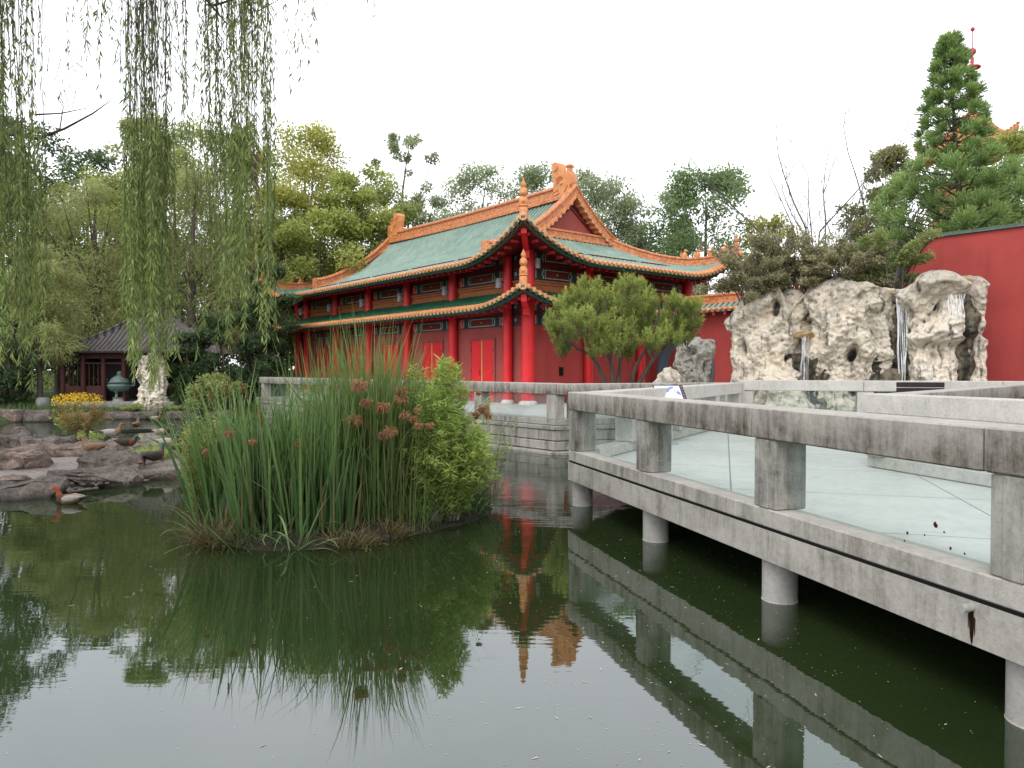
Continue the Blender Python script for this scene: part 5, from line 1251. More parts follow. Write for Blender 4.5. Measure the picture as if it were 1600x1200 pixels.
duck(252, 685, 24.6, .25, 'grey mallard with a green head and yellow bill in the shallow water behind the islet', 'drake', s=1.15)
duck(106, 785, 12.95, PI + .15, 'red headed duck swimming in front of the islet', 'pochard', stand=False, s=.95)
duck(243, 640 + 15, 33.0, 0, 'tiny dark duck swimming near the far bank', 'teal', stand=False)
m = MB(); m.lathe([(.0, -.03), (.62, -.03), (.70, .01), (.66, .04), (.0, .045)], 26); o = m.build('float', 'dark_void', None, smooth=40, loc=(X(210, 28.1), 28.1, .0)); tag(o, 'round black float on the water under the standing ruddy duck', 'float')
# ------------------------------------------------------------------ trees
def crown_mesh(name, parent, mat, clumps, nleaf, ln, wd, style='broad', seed=0, rb=.0):
    """many small leaf faces scattered through clump volumes; rnd gives clump, height and leaf variation"""
    g = np.random.default_rng(seed); Ps, Ds, Ns, Rs = [], [], [], []
    C = np.array([c[:3] for c in clumps]); Rr = np.array([c[3] for c in clumps]); wgt = Rr ** 2; wgt = wgt / wgt.sum()
    cnt = np.maximum(6, (wgt * nleaf).astype(int)); zmin, zmax = C[:, 2].min(), C[:, 2].max() + 1e-6
    for (cx, cy_, cz, r_), n in zip(clumps, cnt):
        d = unit(g.normal(size=(n, 3))); rad = g.random(n) ** (1 / 2.4); d[:, 2] *= .75
        bumpy = 1 + .25 * np.sin(d[:, 0] * 5 + cx) * np.cos(d[:, 1] * 5 + cy_)
        p = np.array([cx, cy_, cz]) + d * (rad * r_ * bumpy)[:, None]
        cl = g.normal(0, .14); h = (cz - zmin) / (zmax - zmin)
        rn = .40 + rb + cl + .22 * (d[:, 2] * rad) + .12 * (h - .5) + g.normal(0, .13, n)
        if style == 'feather': D = unit(d * .8 + np.array([0, 0, -.55]) + g.normal(0, .35, (n, 3)))
        elif style == 'up': D = unit(d * .6 + np.array([0, 0, .8]) + g.normal(0, .35, (n, 3)))
        else: D = unit(d * .6 + g.normal(0, .7, (n, 3)) + np.array([0, 0, -.15]))
        Nn = unit(g.normal(0, .6, (n, 3)) + np.array([0, 0, 1.0]) * (1 if style != 'feather' else .3))
        Ps.append(p); Ds.append(D); Ns.append(Nn); Rs.append(rn)
    P = np.concatenate(Ps); D = np.concatenate(Ds); Nn = np.concatenate(Ns); R = np.clip(np.concatenate(Rs), 0, 1); n = len(P)
    V = leaf_quads(P, D, Nn, ln * g.uniform(.6, 1.3, n), wd * g.uniform(.6, 1.3, n))
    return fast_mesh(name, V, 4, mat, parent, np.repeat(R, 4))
def tree(px, pt, hw, Y, label, mat='leaf_mid', zb=.7, crown_lo=.28, nleaf=11000, leaf=.26, asp=.55, style='broad', seed=1, nclump=34, shape='round', trunk_r=None, cat='tree', name='tree', bark='bark', group=None, rb=0., gap=0., lean=0., csize=1.):
    g = random.Random(seed); x0 = X(px, Y); ztop = Z(pt, Y); H = ztop - zb; rw = hw / F * Y
    t = empty(name, (x0, Y, zb), 0, label, cat, group); tr = trunk_r or H * .010 + .04
    clumps = []
    lo = H * crown_lo
    tries = 0
    while len(clumps) < nclump and tries < 4000:
        tries += 1
        u = g.random(); z = lo + (H - lo) * u
        if shape == 'round': w_ = max(.03, 1 - abs((u - .40) / .64) ** 2.6) ** .5
        elif shape == 'cone': w_ = max(.08, 1 - u) ** .8
        elif shape == 'tall': w_ = .55 + .45 * math.sin(PI * min(1, u * 1.1)) - .35 * max(0, u - .75) * 2
        else: w_ = .6 + .4 * math.sin(PI * u) if u < .8 else .75 - (u - .8) * 2
        a = g.uniform(0, 2 * PI); rr = rw * w_ * g.random() ** .42 * g.uniform(.75, 1.05)
        r_ = rw * g.uniform(.24, .42) * (1 - .30 * u) * csize
        cx_, cy_ = rr * math.cos(a) + lean * u * rw, rr * math.sin(a) * .85
        zc = min(z, H - r_ * .75)
        if gap and any((cx_ - c[0]) ** 2 + (cy_ - c[1]) ** 2 + (zc - c[2]) ** 2 < (gap * (r_ + c[3])) ** 2 for c in clumps): continue
        clumps.append((cx_, cy_, zc, r_))
    k_ = max(clumps, key=lambda c: c[2]); clumps.append((k_[0] * .5, k_[1] * .5, H - rw * .12, rw * .13))
    m = MB(); pts = [(0, 0, -.3), (g.uniform(-.1, .1), 0, H * .18), (lean * rw * .2 + g.uniform(-.2, .2), g.uniform(-.2, .2), H * .45), (lean * rw * .6, 0, H * .78), (k_[0] * .4, k_[1] * .4, H * .95)]
    m.tube(pts, [tr * 1.35, tr, tr * .75, tr * .35, tr * .08], 9); m.build('trunk', bark, t, smooth=60)
    m = MB()
    for c in sorted(clumps, key=lambda c: -c[3])[:22]:
        z0 = min(c[2] * .75, H * .8) * g.uniform(.7, .95); q = Vector((0, 0, z0)); e = Vector(c[:3]); mid = q.lerp(e, .5) + Vector((0, 0, -.06 * H * g.random()))
        m.tube([q, mid, e, e + (e - mid) * .35], [tr * .30, tr * .17, tr * .08, tr * .02], 5)
    m.build('limbs', bark, t, smooth=60)
    crown_mesh('crown', t, mat, clumps, nleaf, leaf, leaf * asp, style, seed, rb)
    return t
far = 'trees beyond the garden'
T = [
 (110, 285, 70, 53, 'light green tree crown left of the thick willow strands', 'leaf_lime', dict(nleaf=12000, seed=61, crown_lo=.2, rb=-.04)),
 (190, 262, 70, 52, 'pale yellow green tree behind the pavilion roof', 'leaf_lime', dict(nleaf=12000, seed=62, crown_lo=.2)),
 (275, 240, 72, 51, 'soft green tree behind the gap in the willow strands', 'leaf_mid', dict(nleaf=12500, seed=63, crown_lo=.2, rb=.1)),
 (390, 232, 66, 54, 'light green tree left of the tall yellow tree', 'leaf_lime', dict(nleaf=12000, seed=64, crown_lo=.2)),
 (545, 300, 58, 51, 'bright green tree filling the gap behind the left roof slope', 'leaf_lime', dict(nleaf=10500, seed=65, crown_lo=.2, rb=.05)),
 (440, 290, 60, 50, 'yellowish tree low behind the hall left hip', 'leaf_yellow', dict(nleaf=10500, seed=66, crown_lo=.2, rb=-.05)),
 (605, 292, 48, 54, 'green tree under the thin open one', 'leaf_mid', dict(nleaf=9000, seed=67, crown_lo=.2, rb=.08)),
 (700, 318, 40, 62, 'pale grey green tree just over the left part of the ridge', 'leaf_grey', dict(nleaf=5000, seed=68, crown_lo=.4)),
 (1050, 300, 45, 55, 'grey green tree left of the rounded deep green one', 'leaf_grey', dict(nleaf=7000, seed=69, crown_lo=.3)),
 # px, top, half width, Y, label, mat, kw
 (20, 190, 75, 50, 'dark green tree at the far left edge behind the willow strands', 'leaf_dark', dict(nleaf=12000, seed=1)),
 (138, 236, 62, 58, 'blue green distant tree top left of the tall yellowish trees', 'leaf_dark', dict(nleaf=8000, leaf=.3, seed=2, rb=.12, crown_lo=.4)),
 (228, 186, 58, 54, 'tall yellowish tree behind the thickest hanging willow strands', 'leaf_mid', dict(nleaf=11000, seed=3, rb=.1)),
 (330, 198, 75, 56, 'broad green tree behind the willow strands left of the yellow tree', 'leaf_mid', dict(nleaf=12000, seed=4, nclump=40)),
 (478, 198, 78, 52, 'tall yellow leaved tree behind the left end of the hall roof', 'leaf_yellow', dict(nleaf=12500, seed=5, nclump=44, shape='tall')),
 (565, 262, 62, 50, 'lime green tree between the yellow tree and the ridge end', 'leaf_lime', dict(nleaf=10500, seed=6)),
 (630, 212, 50, 55, 'thin open tree rising behind the left ridge ornament', 'leaf_grey', dict(nleaf=5500, seed=7, nclump=30, csize=.6, shape='round', leaf=.26, crown_lo=.5)),
 (500, 332, 62, 48, 'rounded yellow green tree just above the left hip of the hall', 'leaf_lime', dict(nleaf=10000, seed=8, rb=.05)),
 (425, 330, 55, 49, 'mid green tree behind the far left roof corner', 'leaf_mid', dict(nleaf=8000, seed=9)),
 (640, 318, 40, 52, 'low green tree behind the hall ridge at left', 'leaf_mid', dict(nleaf=5000, seed=10, crown_lo=.4)),
 (752, 262, 62, 60, 'grey green thin crowned tree behind the middle of the ridge', 'leaf_grey', dict(nleaf=12000, seed=11, csize=1.05, nclump=34, crown_lo=.45)),
 (845, 262, 55, 60, 'grey green thin crowned tree left of the dragon ridge end', 'leaf_grey', dict(nleaf=12000, seed=12, csize=1.05, nclump=34, crown_lo=.45)),
 (935, 264, 62, 58, 'grey green tree right of the dragon ridge end', 'leaf_grey', dict(nleaf=12000, seed=13, nclump=38, crown_lo=.4)),
 (990, 305, 40, 57, 'small grey green tree between the gable and the dark round tree', 'leaf_grey', dict(nleaf=4800, seed=14, crown_lo=.45)),
 (1102, 262, 78, 52, 'rounded deep green tree behind the right hip of the hall', 'leaf_deep', dict(nleaf=13000, seed=15, nclump=40, crown_lo=.3)),
 (1205, 338, 48, 50, 'yellow green shrubby tree right of the dark round tree', 'leaf_yellow', dict(nleaf=6500, seed=16, crown_lo=.25)),
 (1392, 232, 48, 42, 'olive yellow tree left of the tall conifer', 'leaf_olive', dict(nleaf=9000, seed=17, rb=.12, crown_lo=.3, shape='tall')),
 (1585, 205, 58, 40, 'feathery green tree at the right edge behind the conifer', 'leaf_lime', dict(nleaf=9500, seed=18, rb=-.1, crown_lo=.2, style='feather', leaf=.3, asp=.25)),
 (1530, 262, 55, 38, 'yellow green tree behind the foot of the conifer', 'leaf_lime', dict(nleaf=7000, seed=19, rb=-.05)),
 (1345, 318, 45, 44, 'dull olive tree low behind the bare saplings', 'leaf_olive', dict(nleaf=5000, seed=20)),
 (-70, 120, 90, 40, 'dark tree just outside the left edge shading the bank', 'leaf_dark', dict(nleaf=8000, seed=21)),
 (90, 330, 70, 50, 'mid green tree behind the pavilion at left', 'leaf_mid', dict(nleaf=9000, seed=22, crown_lo=.15)),
]
for px, pt, hw, Y, lb, mat, kw in T:
    kw['nleaf'] = int(kw.get('nleaf', 11000) * 1.45); kw['nclump'] = int(kw.get('nclump', 34) * 1.5); kw['rb'] = kw.get('rb', 0) + .06
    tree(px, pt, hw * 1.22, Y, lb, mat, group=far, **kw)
def far_wood():
    g = random.Random(4); cl = []
    for k in range(150):
        px = -160 + 1930 * k / 150; Y = g.uniform(62, 70); cl.append((X(px, Y), Y, g.uniform(2.2, 5.2) + (1.5 if px < 420 or px > 1150 else 0), g.uniform(1.8, 3.2)))
    for k in range(90):
        px = -160 + 1930 * k / 90; Y = g.uniform(60, 66); cl.append((X(px, Y), Y, 1.5, 2.0))
    o = crown_mesh('far_wood', None, 'leaf_mid', cl, 60000, .42, .26, 'broad', 4, -.12); tag(o, 'low mass of mixed woodland closing the view behind the garden', 'woodland', kind='stuff')
far_wood()
# feathery pale green trees leaning over the pavilion
tree(150, 285, 105, 43, 'feathery olive green tree spreading over the pavilion roof', 'leaf_feather', zb=.6, crown_lo=.22, nleaf=24000, leaf=.30, asp=.16, style='feather', seed=31, nclump=60, bark='bark', trunk_r=.28)
tree(305, 262, 108, 44, 'large feathery olive tree between the pavilion and the hall', 'leaf_feather', zb=.6, crown_lo=.22, nleaf=26000, leaf=.30, asp=.15, style='feather', seed=32, nclump=64, rb=-.14, trunk_r=.30)
tree(62, 380, 62, 36.6, 'pale green feathery young tree in front of the left end of the pavilion', 'leaf_feather', zb=.6, crown_lo=.30, nleaf=17000, leaf=.24, asp=.2, style='feather', seed=33, nclump=46, rb=.08, lean=.0)
tree(8, 505, 48, 36.2, 'dark bushy tree at the left edge of the lawn', 'leaf_dark', zb=.5, crown_lo=.05, nleaf=7000, leaf=.2, seed=34)
sh = 'shrubs between the pavilion and the hall'
for i, (px, pt, hw, Y, lb, mat, lo, n) in enumerate([
 (292, 520, 42, 37.5, 'dark green shrub right of the pale scholar rock', 'leaf_dark', .05, 8000), (345, 490, 50, 38.5, 'rounded dark shrub behind the cattails', 'leaf_dark', .05, 9000),
 (392, 470, 42, 39.5, 'dark shrub left of the hall front columns', 'leaf_dark', .05, 7500), (424, 404, 44, 40.5, 'large leaved dark tree hiding the far end of the hall', 'leaf_dark', .04, 12000), (395, 520, 46, 39, 'dark bush in front of the far end of the hall', 'leaf_dark', .02, 9000),
 (330, 585, 46, 36.3, 'low leafy shrub on the bank behind the reeds', 'leaf_mid', .02, 6000), (268, 560, 30, 38, 'leafy shrub just behind the scholar rock', 'leaf_mid', .05, 5000), (130, 560, 26, 37.6, 'dark shrub at the left end of the pavilion', 'leaf_dark', .05, 3500)]):
    tree(px, pt, hw, Y, lb, mat, zb=.5, crown_lo=lo, nleaf=n, leaf=.17, seed=40 + i, cat='shrub', name='shrub', group=sh, nclump=26)
# bare saplings against the sky
def bare(px, pt, Y, label, seed, spread=.32, stems=3):
    g = random.Random(seed); zb = 1.0; H = Z(pt, Y) - zb; t = empty('bare_tree', (X(px, Y), Y, zb), 0, label, 'tree', 'leafless saplings behind the rockery bushes'); m = MB(); tw = MB()
    def grow(p, d, ln, r_, lev, mb):
        pts = [p]; q = p.copy(); dd = d.copy()
        for i in range(4):
            dd = (dd + Vector((g.uniform(-.14, .14), g.uniform(-.14, .14), .05))).normalized(); q = q + dd * ln / 4; pts.append(q.copy())
        mb.tube(pts, [r_, r_ * .85, r_ * .7, r_ * .55, r_ * .4], 5 if lev < 2 else 3, cap=False)
        if lev >= 4: return
        for k in range(g.choice((3, 4, 4)) if lev < 2 else g.choice((2, 3))):
            b = g.randint(1, 4); a = g.uniform(0, 2 * PI); nd = (dd + Vector((math.cos(a), math.sin(a), .25)) * g.uniform(.4, .9) * (spread / .32)).normalized()
            grow(pts[b], nd, ln * g.uniform(.45, .68), r_ * .42 if lev else r_ * .5, lev + 1, tw)
    for s in range(stems):
        a = 2 * PI * s / stems + seed; grow(Vector((.12 * math.cos(a), .12 * math.sin(a), 0)), Vector((spread * .45 * math.cos(a), spread * .45 * math.sin(a), 1)).normalized(), H * .62, H * .0062, 0, m)
    m.build('trunk', 'twig_grey', t, smooth=True); tw.build('branches', 'twig_grey', t)
bare(1258, 192, 34, 'leafless forked sapling against the white sky right of the round tree', 3, .36, 3)
bare(1300, 262, 34.5, 'thin leafless sapling close behind the forked one', 4, .3, 2)
bare(1352, 205, 36, 'tall slender leafless sapling left of the conifer', 8, .2, 2)
bare(1372, 250, 33, 'twiggy leafless sapling nearest the conifer', 6, .3, 3)
# tall conifer behind the red wall
def conifer():
    Y = 31.; x0 = X(1508, Y); zb = 1.0; H = Z(66, Y) - zb; t = empty('conifer', (x0, Y, zb), 0, 'tall bright green conifer with tufted boughs behind the red wall', 'tree'); g = np.random.default_rng(77)
    m = MB(); m.tube([(.1, 0, 0), (.08, 0, H * .3), (-.45, 0, H * .65), (-.83, 0, H * .97)], [.24, .19, .11, .02], 9); m.build('trunk', 'bark', t, smooth=60)
    axis = lambda z: np.array([np.interp(z, [0, H * .3, H * .65, H], [.1, .05, -.45, -.85]), 0, z])
    Pb, Db, Rb = [], [], []; limbs = MB()
    n = 300
    for i in range(n):
        u = .16 + .84 * (i / n) ** .9; z = H * u; a = i * 2.39996 + g.uniform(-.4, .4)
        rmax = float(np.interp(u, [.16, .3, .45, .60, .66, .8, .92, 1], [3.6, 3.9, 3.4, 2.5, 1.55, 1.10, .56, .12])); rr = rmax * (g.uniform(.72, 1.05) if i % 3 else g.uniform(.25, .6))
        c = axis(z) + np.array([math.cos(a) * rr, math.sin(a) * rr, .10 * rr]); root = axis(max(0, z - rr * .25))
        if i % 2 == 0: limbs.tube([tuple(root), tuple((root + c) / 2 + np.array([0, 0, -.1])), tuple(c)], [.05, .035, .015], 4, cap=False)
        out = unit(np.array([math.cos(a), math.sin(a), .55])); nb = 420 if u < .62 else 190; r0 = .78 if u < .62 else .40
        d = unit(out * .55 + g.normal(0, .55, (nb, 3)) + np.array([0, 0, .25])); st = c + d * (g.random((nb, 1)) * r0 * .75)
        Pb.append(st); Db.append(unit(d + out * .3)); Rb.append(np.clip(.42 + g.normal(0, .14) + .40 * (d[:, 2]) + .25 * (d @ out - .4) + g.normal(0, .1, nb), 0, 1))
    limbs.build('limbs', 'bark', t)
    P = np.concatenate(Pb); D = np.concatenate(Db); R = np.concatenate(Rb); n = len(P)
    V = leaf_quads(P, D, unit(g.normal(size=(n, 3))), g.uniform(.10, .26, n), g.uniform(.03, .06, n)); fast_mesh('crown', V, 4, 'needle_conifer', t, np.repeat(R, 4))
conifer()
# arching small-leaved bushes along the top of the rockery
def bush(px, pt, hw, Y, label, seed, n=11000, zb=.9, lo=.5, mat='leaf_bush', rb=0., leaf=.10):
    g = random.Random(seed); x0 = X(px, Y); H = Z(pt, Y) - zb; rw = hw / F * Y; t = empty('bush', (x0, Y, zb), 0, label, 'bush', 'arching bushes along the top of the rockery'); m = MB(); cl = []
    for k in range(34):
        a = g.uniform(0, 2 * PI); rr = rw * math.sqrt(g.random()); u = g.random(); e = Vector((rr * math.cos(a) * 1.05, rr * math.sin(a) * .7, H * (lo + (1 - lo) * u) - rr * .30))
        q = Vector((g.uniform(-.3, .3), g.uniform(-.2, .2), 0)); mid = q.lerp(e, .55) + Vector((0, 0, H * .14)); tip = e + Vector((e.x - mid.x, e.y - mid.y, -.25)) * .45
        m.tube([q, q.lerp(mid, .6), mid, e, tip], [.035, .028, .02, .012, .004], 4, cap=False)
        for w_ in range(5):
            f = mid.lerp(e, g.random()); a2 = g.uniform(0, 2 * PI); m.tube([f, f + Vector((math.cos(a2) * .35, math.sin(a2) * .35, g.uniform(-.15, .3)))], [.008, .003], 3, cap=False)
        for s in range(4): f = mid.lerp(tip, .25 + .75 * s / 3); cl.append((f.x, f.y, f.z, rw * g.uniform(.10, .17)))
    m.build('stems', 'twig_grey', t); crown_mesh('foliage', t, mat, cl, n, leaf, leaf * .6, 'broad', seed, rb)
bush(1178, 352, 66, 25.9, 'grey olive arching bush over the left end of the rockery and the wall roof', 1, 15000, zb=4.3, lo=.30, rb=.0)
bush(1240, 344, 66, 26.0, 'spreading olive bush with pale leaf tips above the small waterfall', 2, 14000, zb=4.3, lo=.30, rb=.06)
bush(1322, 354, 62, 25.0, 'pale leaved bush above the large holed rock', 3, 14000, zb=4.4, lo=.28, rb=.1)
bush(1396, 350, 60, 24.4, 'green bush with long bare twigs above the tall waterfall', 4, 13000, zb=4.5, lo=.28, mat='leaf_mid', rb=.0)
# small pine beside the hall corner
def pine():
    Y = 23.2; t = empty('pine_tree', (X(968, Y), Y, .93), 0, 'wide bushy multi-stemmed pine with bright tufts by the hall corner', 'tree'); g = np.random.default_rng(5); r = random.Random(5)
    ox = X(968, Y); W = lambda px, py, dy=0.: Vector((X(px, Y) - ox, dy, Z(py, Y) - .93))
    m = MB()
    stems = [[(946, 600), (935, 575), (918, 552), (908, 510), (912, 470)], [(958, 600), (955, 570), (948, 545), (950, 500), (946, 460)], [(966, 600), (970, 565), (972, 530), (985, 480)], [(985, 600), (992, 570), (1005, 545), (1020, 500), (1022, 470)], [(997, 600), (1018, 565), (1040, 540), (1066, 515), (1080, 500)], [(1020, 562), (1012, 545), (1035, 525), (1050, 490)], [(918, 552), (900, 545), (880, 530), (872, 500)]]
    for k, s in enumerate(stems): m.tube([W(px, py, (k % 3 - 1) * .25 * i) for i, (px, py) in enumerate(s)], list(np.linspace(.075 if k < 5 else .045, .02, len(s))), 7)
    m.build('trunk', 'bark', t, smooth=60)
    lobes = [(868, 508, 16), (880, 486, 20), (902, 468, 20), (926, 446, 15), (930, 476, 26), (955, 470, 24), (975, 456, 17), (985, 482, 26), (1008, 450, 14), (1010, 476, 20), (1022, 508, 26), (1045, 478, 12), (1052, 505, 22), (1075, 484, 15), (1082, 508, 16), (885, 525, 22), (905, 508, 26), (935, 515, 30), (965, 522, 28), (995, 518, 28), (880, 545, 12), (950, 545, 20), (985, 548, 14), (1040, 528, 20), (1072, 528, 12), (925, 545, 18), (1010, 538, 16)]
    Pb, Db, Rb = [], [], []; tw = MB()
    for px, py, rad in lobes:
        c = W(px, py, r.uniform(-.9, .9)); R_ = rad / F * Y * 1.12
        for k in range(int(14 + rad * 2.4)):
            d = unit(g.normal(size=3)); d[2] *= .8; p = np.array(c) + d * R_ * g.random() ** .4
            up = unit(np.array([d[0] * .45, d[1] * .45, 1.0]) + g.normal(0, .18, 3)); hL = g.uniform(.20, .34)
            if k % 2 == 0: tw.tube([tuple(p - up * hL * .9), tuple(p + up * hL * .4)], [.010, .005], 3, cap=False)
            nn = 42; s = g.random(nn); st = p + up * (s[:, None] - .3) * hL; a = unit(g.normal(0, .55, (nn, 3)) + up * 1.0)
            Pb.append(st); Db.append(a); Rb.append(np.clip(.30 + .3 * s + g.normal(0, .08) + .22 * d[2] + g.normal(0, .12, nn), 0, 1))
    tw.build('twigs', 'bark', t)
    P = np.concatenate(Pb); D = np.concatenate(Db); R = np.concatenate(Rb); n = len(P)
    fast_mesh('needles', leaf_quads(P, D, unit(g.normal(size=(n, 3))), g.uniform(.09, .18, n), g.uniform(.010, .018, n)), 4, 'needle_pine', t, np.repeat(R, 4))
pine()
# ------------------------------------------------------------------ willow overhead, trunk out of frame at left
def willow():
    t = empty('weeping_willow', (-9.3, 4.2, .5), 0, 'weeping willow whose long leafy strands hang across the top left', 'tree'); o = Vector((-9.3, 4.2, .5)); g = np.random.default_rng(9); r = random.Random(9)
    m = MB(); m.tube([(0, 0, -.4), (.1, .1, 1.5), (.3, .4, 3.6), (.8, .9, 5.6)], [.42, .34, .28, .22], 12); m.build('trunk', 'bark', t, smooth=60)
    m = MB()
    for pts in ([(.8, .9, 5.6), (2.6, 2.0, 6.7), (5.0, 2.8, 7.1), (7.2, 3.1, 7.0), (8.6, 3.3, 6.5)], [(.5, .7, 4.8), (2.0, 2.6, 6.4), (4.2, 4.0, 7.0), (6.2, 4.4, 6.8)], [(.8, .9, 5.6), (3.0, 1.4, 7.0), (5.4, 1.8, 7.8)], [(.4, .5, 4.2), (1.6, 2.0, 5.9), (2.8, 3.0, 6.8)]):
        m.tube(pts, list(np.linspace(.12, .012, len(pts))), 8)
    # thin bare branches seen against the sky
    Wp = lambda px, py, Y: tuple(Vector((X(px, Y), Y, Z(py, Y))) - o)
    m.tube([Wp(-60, 160, 7.4), Wp(20, 212, 7.4), Wp(62, 219, 7.4), Wp(105, 204, 7.5), Wp(150, 180, 7.5), Wp(178, 160, 7.6)], [.026, .02, .016, .012, .008, .003], 6)
    m.tube([Wp(60, 182, 7.4), Wp(100, 180, 7.5), Wp(140, 172, 7.6)], [.010, .007, .003], 5); m.tube([Wp(98, 205, 7.5), Wp(104, 170, 7.5), Wp(84, 140, 7.5)], [.007, .005, .002], 5)
    m.tube([Wp(300, -40, 7.2), Wp(330, 8, 7.2), Wp(358, 42, 7.3)], [.022, .016, .006], 6); m.tube([Wp(335, 15, 7.2), Wp(380, 2, 7.2), Wp(405, 24, 7.2), Wp(442, 4, 7.3)], [.012, .011, .008, .003], 5)
    for k in range(16):
        px, py = r.uniform(60, 150), r.uniform(60, 150); m.tube([Wp(px, py, 7.4), Wp(px + r.uniform(-15, 25), py + r.uniform(5, 40), 7.4), Wp(px + r.uniform(-30, 60), py + r.uniform(-10, 60), 7.5)], [.004, .003, .0015], 3, cap=False)
    m.build('limbs', 'bark', t, smooth=60)
    groups = [ # px range, bottom range, strands, Y, leaf density
     (-14, 27, 430, 615, 30, 6.9, 1.), (38, 66, 420, 610, 17, 7.1, 1.), (108, 142, 70, 180, 6, 7.4, .6), (164, 184, 120, 200, 5, 7.2, .8), (200, 264, 470, 605, 62, 7.0, 1.0), (200, 275, 120, 260, 14, 7.2, .7),
     (272, 300, 200, 345, 7, 7.5, .6), (300, 345, 120, 240, 9, 7.3, .6), (332, 362, 330, 560, 14, 7.6, .8), (360, 394, 120, 540, 50, 6.8, 1.1), (392, 412, 250, 480, 10, 7.2, .8), (412, 425, 470, 560, 7, 7.0, .9), (432, 500, 60, 215, 9, 7.8, .5), (574, 586, 30, 55, 2, 7.8, .5), (505, 520, 5, 30, 2, 7.6, .4), (-10, 40, 150, 400, 8, 7.6, .7), (0, 12, 560, 640, 4, 6.8, .9), (285, 330, 420, 560, 5, 8.0, .5)]
    Pl, Dl, Rl = [], [], []; Pd, Dd = [], []; tw = MB()
    for gi, (a, b, y0, y1, n, Y, dens) in enumerate(groups):
        for k in range(n):
            px = r.uniform(a, b); pb = r.uniform(y0, y1) if r.random() < .8 else r.uniform(y0 - 80, y0); Yk = Y + r.uniform(-.35, .35); ztop = r.uniform(7.0, 7.7); zbot = Z(pb, Yk); Ln = ztop - zbot; thin_top = gi in (0, 1, 4, 5, 9, 10, 14) and r.random() < (.9 if gi == 4 else .6)
            drift = r.uniform(-.16, .20); sw = r.uniform(-.05, .05); ph = r.uniform(0, 6)
            f = lambda s: np.stack([X(px, Yk) + drift * (s - .5) + sw * np.sin(s * 5 + ph), Yk + .10 * np.sin(s * 4 + ph), ztop - Ln * s], -1)
            ss = np.linspace(0, 1, 9); tw.tube([tuple(v - np.array(o)) for v in f(ss)], list(np.linspace(.0045, .0012, 9)), 3, cap=False)
            nl = int(Ln * 54 * dens); s = g.random(nl) ** .85; s = np.clip(s, 0, 1); s = s[~((ztop - Ln * s > Z(195, Yk)) & (g.random(nl) < (.90 if thin_top else .35)))]; nl = len(s); p = f(s)
            az = g.uniform(0, 2 * PI, nl); tilt = g.uniform(.12, .75, nl); D = np.stack([np.sin(tilt) * np.cos(az), np.sin(tilt) * np.sin(az), -np.cos(tilt)], -1)
            dead = gi == 10
            rn = np.clip(.42 + r.uniform(-.18, .18) + g.normal(0, .15, nl) + .25 * (s - .6), 0, 1)
            if dead and k > 3:
                sel = (p[:, 2] < Z(225, Yk)) & (p[:, 2] > Z(430, Yk)); Pd.append(p[sel]); Dd.append(D[sel]); p, D, rn = p[~sel], D[~sel], rn[~sel]
            Pl.append(p); Dl.append(D); Rl.append(rn)
    tw.build('hanging_twigs', 'bark', t)
    P = np.concatenate(Pl) - np.array(o); D = np.concatenate(Dl); R = np.concatenate(Rl); n = len(P)
    fast_mesh('strand_leaves', leaf_quads(P, D, unit(g.normal(size=(n, 3))), g.uniform(.06, .12, n), g.uniform(.009, .017, n)), 4, 'leaf_willow', t, np.repeat(R, 4))
    P = np.concatenate(Pd) - np.array(o); D = np.concatenate(Dd); n = len(P)
    fast_mesh('dead_leaves', leaf_quads(P, D, unit(g.normal(size=(n, 3))), g.uniform(.05, .10, n), g.uniform(.010, .020, n)), 4, 'leaf_dead', t, np.repeat(g.random(n), 4))
willow()
# ------------------------------------------------------------------ planted reed islet in mid pond
RX, RY = -2.35, 10.9
def islet_mound():
    gx, gy = np.meshgrid(np.arange(-5, .6, .08), np.arange(8.9, 13.8, .08))
    pts = [(-4.35, 10.3), (-3.9, 9.75), (-3.1, 9.55), (-2.2, 9.75), (-1.3, 10.5), (-.5, 11.6), (-.3, 12.5), (-1.2, 12.9), (-2.8, 12.3), (-4.1, 11.2)]
    z = np.clip(-poly_sd(gx, gy, pts) * .55, -.3, .16) + .03 * np.sin(gx * 9) * np.cos(gy * 11); nx = gx.shape[1]; i = (np.arange(gx.shape[0] - 1)[:, None] * nx + np.arange(nx - 1)[None, :]).reshape(-1)
    tag(fast_mesh('reed_islet_soil', np.stack([gx, gy, z], -1).reshape(-1, 3), np.stack([i, i + 1, i + nx + 1, i + nx], 1), 'mud', smooth=True), kind='structure')
islet_mound()
